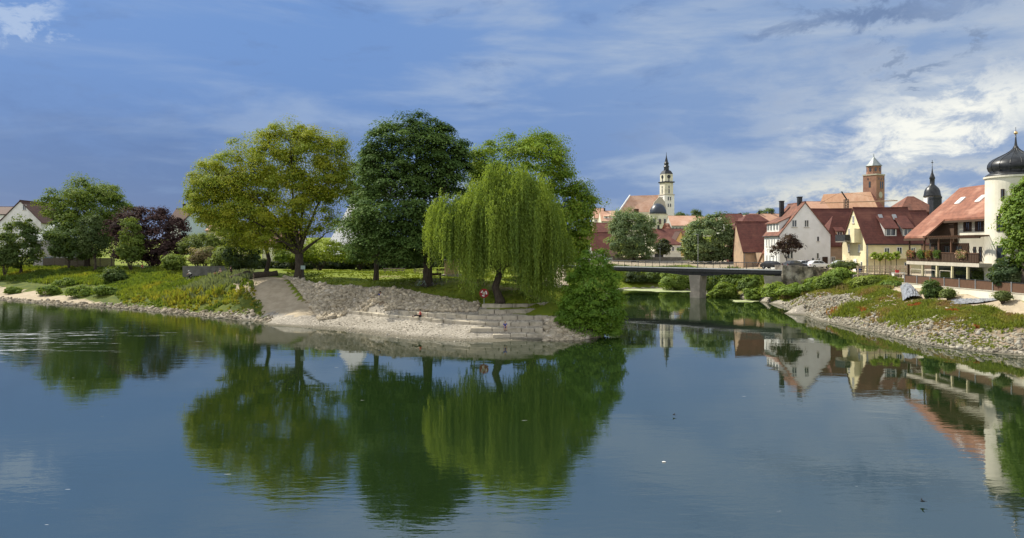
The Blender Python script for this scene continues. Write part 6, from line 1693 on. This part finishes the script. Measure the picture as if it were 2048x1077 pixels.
# lifebuoy board
g = PZ(968, 608.5, 3.05); d = g.y
r = root("lifebuoy_stand", (g.x, g.y, 3.1), "round dark red lifebuoy board with a white and red ring on a thin post", "lifebuoy")
cz = P(0, 587, d).z
MB().path([(g.x, g.y + .06, 2.9), (g.x, g.y + .06, cz)], .035, 8).build("post", STEELG, r)
mb = MB(); mb.path([(g.x, g.y - .03, cz), (g.x, g.y + .02, cz)], .52, 28); mb.build("board", REDP, r)
ring = MB(); n = 32
for i in range(n):
    a0, a1 = 2 * math.pi * i / n, 2 * math.pi * (i + 1) / n
    q = [(g.x + .30 * math.cos(a), g.y - .10, cz + .30 * math.sin(a)) for a in (a0, a1)]
    ring.path(q, .075, 8, 0 if (i // 5) % 2 else 1, cap=False)
ring.build("ring", [REDP, WHITEP], r, smooth=True)
mb = MB(); mb.path([(g.x, g.y - .06, cz), (g.x, g.y - .032, cz)], .17, 20); mb.build("centre_disc", STONEF, r)
# small sign by the left trunk, posts
g = G(606, 107)
r = root("park_sign", g, "small pale notice sign on a thin post before the leftmost park trunk", "sign")
MB().path([(g.x, g.y, g.z - .1), (g.x, g.y, g.z + 2.1)], .04, 6).build("post", STEELD, r); MB().box(g.x - .32, g.x + .32, g.y - .05, g.y - .02, g.z + 1.65, g.z + 2.2).build("panel", mat("pale_green_panel", (.25, .33, .30), None, rough=.5), r)
def lamp(name, label, loc, h, m):
    r = root(name, loc, label, "lamp post"); x, y, z = loc
    MB().path([(x, y, z - .2), (x, y, z + h * .5), (x, y, z + h)], [.09, .07, .05], 8).build("pole", m, r)
    MB().box(x - .55, x + .12, y - .12, y + .12, z + h, z + h + .1).build("lamp_head", m, r)
lamp("street_lamp", "tall thin grey street lamp in front of the wide round tree", G(1396, 168), P(0, 470, 168).z - G(1396, 168).z, STEELG)
lamp("street_lamp", "tall thin street lamp standing behind the big waterside bush", G(1165, 170), P(0, 480, 170).z - G(1165, 170).z, STEELG)
lamp("street_lamp", "short pale street lamp by the kiosk and the small dark tree", G(1320, 200), P(0, 498, 200).z - G(1320, 200).z, STEELG)
g = Vector((XD(1632, 135), 135, 5.55)); r = root("twin_lantern", g, "black old fashioned lamp post with two lanterns before the white gable", "lamp post")
zt_ = P(0, 524, 135).z
MB().path([g, (g.x, g.y, zt_)], .06, 8).build("pole", STEELD, r); MB().path([(g.x - .55, g.y, zt_ + .05), (g.x - .3, g.y, zt_ - .1), (g.x, g.y, zt_), (g.x + .3, g.y, zt_ - .1), (g.x + .55, g.y, zt_ + .05)], .035, 6).build("arm", STEELD, r)
for sg in (-1, 1):
    x = g.x + sg * .55
    l = MB().lathe(x, g.y, [(.10, zt_ + .06), (.20, zt_ + .45)], 6).build("lantern", ZINC, r)
    MB().lathe(x, g.y, [(.26, zt_ + .452), (.10, zt_ + .62), (.02, zt_ + .75)], 6).build("lantern_cap", STEELD, l)

# ---------------------------------------------------------------- parked cars
def car(label, loc, rz, paint, group):
    r = root("parked_car", loc, label, "car", group, rz, local=True)
    xs = [-2.1, -2.05, -1.5, -.2, 1.1, 1.95, 2.1]
    low = [(-2.12, .32), (2.12, .32), (2.15, .62), (1.95, .80), (1.05, .92), (-1.95, .95), (-2.15, .75)]
    mb = MB(); mb.hexa([Vector((a, -.86, b)) for a, b in low], [Vector((a, .86, b)) for a, b in low]); mb.build("body", paint, r, bevel=.07)
    cab = [(-1.95, .94), (1.1, .91), (.45, 1.38), (-.2, 1.47), (-1.2, 1.44)]
    mb = MB(); mb.hexa([Vector((a, -.80 if b < 1 else -.62, b)) for a, b in cab], [Vector((a, .80 if b < 1 else .62, b)) for a, b in cab]); mb.build("cabin", paint, r, bevel=.05)
    for s in (-1, 1):
        def sd(b): return s * ((.80 if b < 1 else .80 - .18 * (b - .94) / .5) + .012)
        q = [(-1.55, 1.02), (-.35, 1.02), (-.35, 1.38), (-1.2, 1.36)]; q2 = [(-.27, 1.02), (.72, 1.02), (.38, 1.33), (-.2, 1.39), (-.27, 1.38)]
        for k in (q, q2): MB().hexa([Vector((a, sd(b) - s * .03, b)) for a, b in k], [Vector((a, sd(b), b)) for a, b in k]).build("window", GLASS, r)
        for x in (-1.35, 1.35):
            w = MB().path([(x, s * .68, .32), (x, s * .885, .32)], .32, 18).build("wheel", BLACKM, r); MB().path([(x, s * .88, .32), (x, s * .90, .32)], .19, 12).build("rim", STEELG, w)
        MB().box(2.04, 2.14, s * .62 - .17, s * .62 + .17, .62, .76).build("headlight", FRAMEW, r); MB().box(-2.17, -2.08, s * .68 - .12, s * .68 + .12, .66, .84).build("tail_light", REDP, r)
    MB().hexa([Vector(v) for v in ((1.10, -.66, .945), (1.10, .66, .945), (.52, .55, 1.365), (.52, -.55, 1.365))], [Vector(v) for v in ((1.14, -.66, .96), (1.14, .66, .96), (.56, .55, 1.38), (.56, -.55, 1.38))]).build("windscreen", GLASS, r)
    return r
def cpaint(n, c): return mat(n, c, None, rough=.25, metal=.2, spec=.6)
grp = "cars parked above the old stone wall"
for px, d, rz, pn, pc, lab in ((1590, 131.5, .35, "graphite_car_paint", (.05, .053, .058), "dark grey car, nearest the bridge, above the old wall"), (1607, 132.6, .5, "silver_car_paint", (.52, .53, .54), "silver car just behind the dark grey one"), (1618, 134.5, .4, "maroon_car_paint", (.10, .022, .020), "dark red car parked against the white gable"), (1636, 131.8, .25, "white_car_paint", (.75, .76, .77), "white car at the right end of the row above the wall"),
                               (1686, 133.5, .15, "silver_blue_car_paint", (.45, .49, .53), "silver blue car in front of the lane between the two gables"), (1546, 133.8, -.9, "black_car_paint", (.02, .02, .022), "black car at the bridge end in front of the sunlit white wall")):
    x = XD(px, d); car(lab, (x, d, 5.62 if px > 1550 else 5.5), rz, cpaint(pn, pc), grp)

# ---------------------------------------------------------------- terrace beside the cream house: timber frames and ball trees
r = root("timber_terrace", (60, 113, 4.9), "raw timber terrace railing and frames in front of the cream house", "terrace railing")
mb = MB()
for i in range(11):
    x = XD(1716, 113) + i * .80; mb.box(x - .07, x + .07, 112.9, 113.05, 4.3, 6.55)
mb.build("posts", WOODP, r)
mb = MB(); x0 = XD(1712, 113)
for z in (5.25, 5.75, 6.2, 6.5): mb.box(x0, x0 + 8.3, 112.8, 112.895, z, z + .14)
mb.build("rails", WOODP, r)
mb = MB(); rg = np.random.default_rng(5)
for i in range(9):
    x = x0 + .6 + i * .75; mb.path([(x, 111.9, 4.5), (x + rg.uniform(-.5, .5), 112.7, 5.5)], .05, 4)
mb.build("struts", WOODG, r)
MB().box(x0 - .2, x0 + 8.6, 113.2, 118, 4.2, 5.2).build("platform", CONCR, r)
for i, px in enumerate((1749, 1760, 1771, 1782, 1793)):
    dd = 114.5 + (i % 2) * .8; x = XD(px, dd); b = Vector((x, dd, 5.2))
    rr_ = root("clipped_tree", b, ["yellow green ball tree, leftmost of five on the terrace", "darker small ball tree, second of the five on the terrace", "tallest round ball tree in the middle of the terrace row", "yellow green ball tree, fourth from the left on the terrace", "yellow green ball tree nearest the restaurant"][i], "tree", "clipped ball trees on the terrace")
    rg = np.random.default_rng(300 + i); lob = [sph(px, 512 + (i % 2) * 3, 6.5 + (i == 2), dd, rz=7.5)]
    C, U = crown_clumps(lob, 24, .5, rg); V, Q, cc = crown_mesh(C, U, 1300, .28, .16, (.17, .21, .018), (.09, .14, .014), .8, rng=rg); mesh_np("crown", V, Q, LEAF, cc, rr_)
    MB().path([b - Vector((0, 0, .2)), (x, dd, lob[0][0].z)], .05, 6).build("trunk", BARK, rr_)
g = Vector((XD(1797, 111), 111, 0)); g.z = zg(g.x, g.y)
r = root("garden_table", g, "white garden table with red tubs on the terrace by the restaurant", "table"); MB().box(g.x - .9, g.x + .9, g.y - .4, g.y + .4, g.z + .72, g.z + .78).build("table_top", WHITEP, r)
for a in (-.8, .8): MB().box(g.x + a - .04, g.x + a + .04, g.y - .3, g.y + .3, g.z, g.z + .719).build("leg", WHITEP, r)
r = root("flower_tub", g + Vector((0, 0, .78)), "red tub standing on the white garden table", "tub"); MB().lathe(g.x - .2, g.y, [(.22, g.z + .782), (.30, g.z + 1.2), (.24, g.z + 1.2)], 12).build("pot", REDS, r); MB().lathe(g.x - .2, g.y, [(.22, g.z + 1.19), (.02, g.z + 1.21)], 12).build("soil", BARK, r)
for px, m_, lab in ((1716.5, BLUES, "dark blue wheeled bin beside the cream house door"), (1724, STEELD, "black wheeled bin next to the blue one")):
    dd = 124.3; x = XD(px, dd); z = zg(x, dd); r = root("wheeled_bin", (x, dd, z), lab, "bin")
    MB().hexa([Vector((x + a, dd + b, z + .08)) for a, b in ((-.25, -.25), (.25, -.25), (.25, .25), (-.25, .25))], [Vector((x + a, dd + b, z + 1.0)) for a, b in ((-.31, -.33), (.31, -.33), (.31, .33), (-.31, .33))]).build("body", m_, r); MB().box(x - .33, x + .33, dd - .36, dd + .34, z + 1.002, z + 1.09).build("lid", m_, r)
# flower boxes on the balcony
for i, (y, w) in enumerate(((97.6, 1.6), (95.2, 1.3), (93.4, 1.1), (91.6, 1.1), (86.6, 1.8))):
    r = root("flower_box", (52.28, y, 8.5), ["flower box with pink flowers at the balcony's far corner", "flower box with trailing plants left of the balcony middle", "leafy flower box at the middle of the balcony", "flower box with dark trailing leaves right of the balcony middle", "flower box with red and white blooms by the round tower"][i], "flower box")
    MB().box(52.15, 52.33, y - w / 2, y + w / 2, 8.45, 8.66).build("box", WOODB, r)
    rg = np.random.default_rng(400 + i); n = 1100
    C = np.stack([rg.normal(52.22, .10, n), rg.uniform(y - w / 2, y + w / 2, n), 8.70 + rg.normal(0, .16, n) - .25 * (rg.random(n) < .3)], 1)
    V, Q = leaf_quads(C, unit(n, rg), rg.uniform(.10, .2, n), rg.uniform(.08, .16, n), rg); mesh_np("plants", V, Q, LEAF, leaf_cols(n, (.05, .09, .02), (.03, .06, .015), np.zeros(n), rg, c3=[(.45, .12, .12), (.05, .1, .02), (.3, .06, .05), (.04, .07, .02), (.55, .30, .25)][i], p3=.3), r)

# ---------------------------------------------------------------- tarpaulins, drift mats, birds, crane
def sheet(name, label, poly4, nx, ny, amp, m, seed, cat, heap=0.0):
    rg = np.random.default_rng(seed); a, b, c_, d_ = [Vector(q) for q in poly4]; vs = []
    X = np.zeros((ny + 1, nx + 1)); 
    for j in range(ny + 1):
        for i in range(nx + 1):
            s, t = i / nx, j / ny; p = (a * (1 - s) + b * s) * (1 - t) + (d_ * (1 - s) + c_ * s) * t
            w = amp * (math.sin(s * 23 + 2 * math.sin(t * 5 + seed)) * .5 + rg.normal(0, .35)); p.z = zg(p.x, p.y) + .07 + abs(w) + heap * (max(0, math.sin(math.pi * s)) * max(0, math.sin(math.pi * min(1, t * .8 + .1)))) ** .6; vs.append(p)
    fs = [(j * (nx + 1) + i, j * (nx + 1) + i + 1, (j + 1) * (nx + 1) + i + 1, (j + 1) * (nx + 1) + i) for j in range(ny) for i in range(nx)]
    mb = MB(); mb.add(vs, fs); o = mb.build(name, m); o.modifiers.new("thick", "SOLIDIFY").thickness = .02
    return tag(o, label, cat)
TARP = mat("grey_tarpaulin", (.30, .32, .35), (.13, .14, .16), 2.5, .4, spec=.5)
a, b = PZ(1806, 589, 3.75), PZ(1846, 589, 3.75)
sheet("tarpaulin", "crumpled grey tarpaulin spread over a heap below the restaurant", (a, b, (51.8, 97.0, 5.3), (51.7, 99.2, 5.2)), 26, 12, .16, TARP, 3, "tarpaulin", heap=.85)
sheet("plastic_sheeting", "long pale plastic sheeting lying along the sandy path", (PZ(1900, 598, 3.7), PZ(2025, 609, 3.5), PZ(2020, 605.5, 3.55), PZ(1904, 595.5, 3.72)), 44, 6, .10, TARP, 4, "sheeting", heap=.08)
SCUM = mat("duckweed_scum", (.40, .42, .25), (.28, .33, .14), .8, .8, c3=(.2, .26, .08), scale3=.4)
for i, (pts, lab) in enumerate((([(1246, 573), (1290, 574), (1340, 577), (1392, 580), (1398, 583), (1370, 584.5), (1320, 584), (1280, 582), (1244, 581)], "long pale mat of floating scum left of the bridge pier"), ([(1402, 583), (1425, 583.5), (1420, 585.5), (1403, 585.5)], "small floating scum patch right of the pier"), ([(1458, 600), (1500, 600.5), (1518, 602), (1500, 605), (1470, 604.5)], "narrow mat of floating scum below the green bushes"))):
    w = [PZ(px, py, 0.03) for px, py in pts]; fine = []
    rg = np.random.default_rng(500 + i)
    for k in range(len(w)):
        for j in range(5):
            q = w[k].lerp(w[(k + 1) % len(w)], j / 5); fine.append(q + Vector((rg.normal(0, .25), rg.normal(0, .35), 0)))
    o = MB().extrude(fine, (0, 0, .02)).build("floating_scum", SCUM); tag(o, lab, "scum")
def bird(label, loc, rz):
    r = root("bird", loc, label, "bird", "swallows skimming the river", rz, local=True)
    mb = MB(); prof = [(.005, -.09), (.02, -.06), (.026, -.01), (.022, .04), (.012, .075), (.003, .09)]
    vs, fs = [], []
    mb.path([(0, y, 0) for _, y in prof], [a for a, _ in prof], 8); mb.build("body", BLACKM, r, smooth=True)
    for s in (-1, 1): MB().hexa([Vector(v) for v in ((0, .03, .01), (s * .08, .035, .05), (s * .17, -.03, .07), (s * .08, -.01, .047), (0, -.03, .008))], [Vector(v) for v in ((0, .03, .016), (s * .08, .035, .055), (s * .17, -.03, .073), (s * .08, -.01, .052), (0, -.03, .014))]).build("wing", BLACKM, r)
    MB().hexa([Vector(v) for v in ((-.008, -.08, 0), (.008, -.08, 0), (.03, -.16, 0), (0, -.12, 0), (-.03, -.16, 0))], [Vector(v) for v in ((-.008, -.08, .005), (.008, -.08, .005), (.03, -.16, .005), (0, -.12, .005), (-.03, -.16, .005))]).build("tail", BLACKM, r)
bird("small dark swallow skimming the middle of the river", P(1348, 830, 41.7), .9); bird("small dark swallow low over the water at the lower right", P(1845, 1003, 27.4), 1.4)
q = PZ(1328, 924, .02); o = MB().ball(q, .06, 8, sq=(1.5, .9, .35)).build("foam_fleck", WHITEP, smooth=True); tag(o, "small white foam fleck floating on the dark water", "foam fleck")
d = 300
def C3(px, py): return P(px, py, d)
r = root("tower_crane", (XD(1692.5, d), d, 8), "thin building crane with a long jib before the brick church roof", "crane")
mb = MB(); x = XD(1692.5, d); zt0 = P(0, 399, d).z
for a in (-.6, .6):
    for b in (-.6, .6): mb.box(x + a - .12, x + a + .12, d + b - .12, d + b + .12, 8, zt0)
for i in range(40):
    z = 8 + i * (zt0 - 8) / 40; z2 = 8 + (i + 1) * (zt0 - 8) / 40; sg = 1 if i % 2 else -1
    mb.path([(x - .6 * sg, d - .6, z), (x + .6 * sg, d - .6, z2)], .07, 4)
mb.build("mast", STEELD, r)
JIB = mat("crane_jib_paint", (.42, .28, .20), None, rough=.5)
mb = MB(); mb.path([C3(1640, 407), C3(1795, 402)], .13, 4); mb.path([C3(1640, 406), C3(1795, 401)], .06, 4); mb.build("jib", JIB, r)
mb = MB(); mb.path([C3(1683, 383.5), C3(1694, 400)], .28, 5); mb.build("luffing_arm", STEELD, r)
mb = MB(); mb.path([C3(1683, 384), C3(1795, 401.5)], .04, 3); mb.path([C3(1683, 384), C3(1642, 406)], .04, 3); mb.build("tie_cable", STEELD, r)
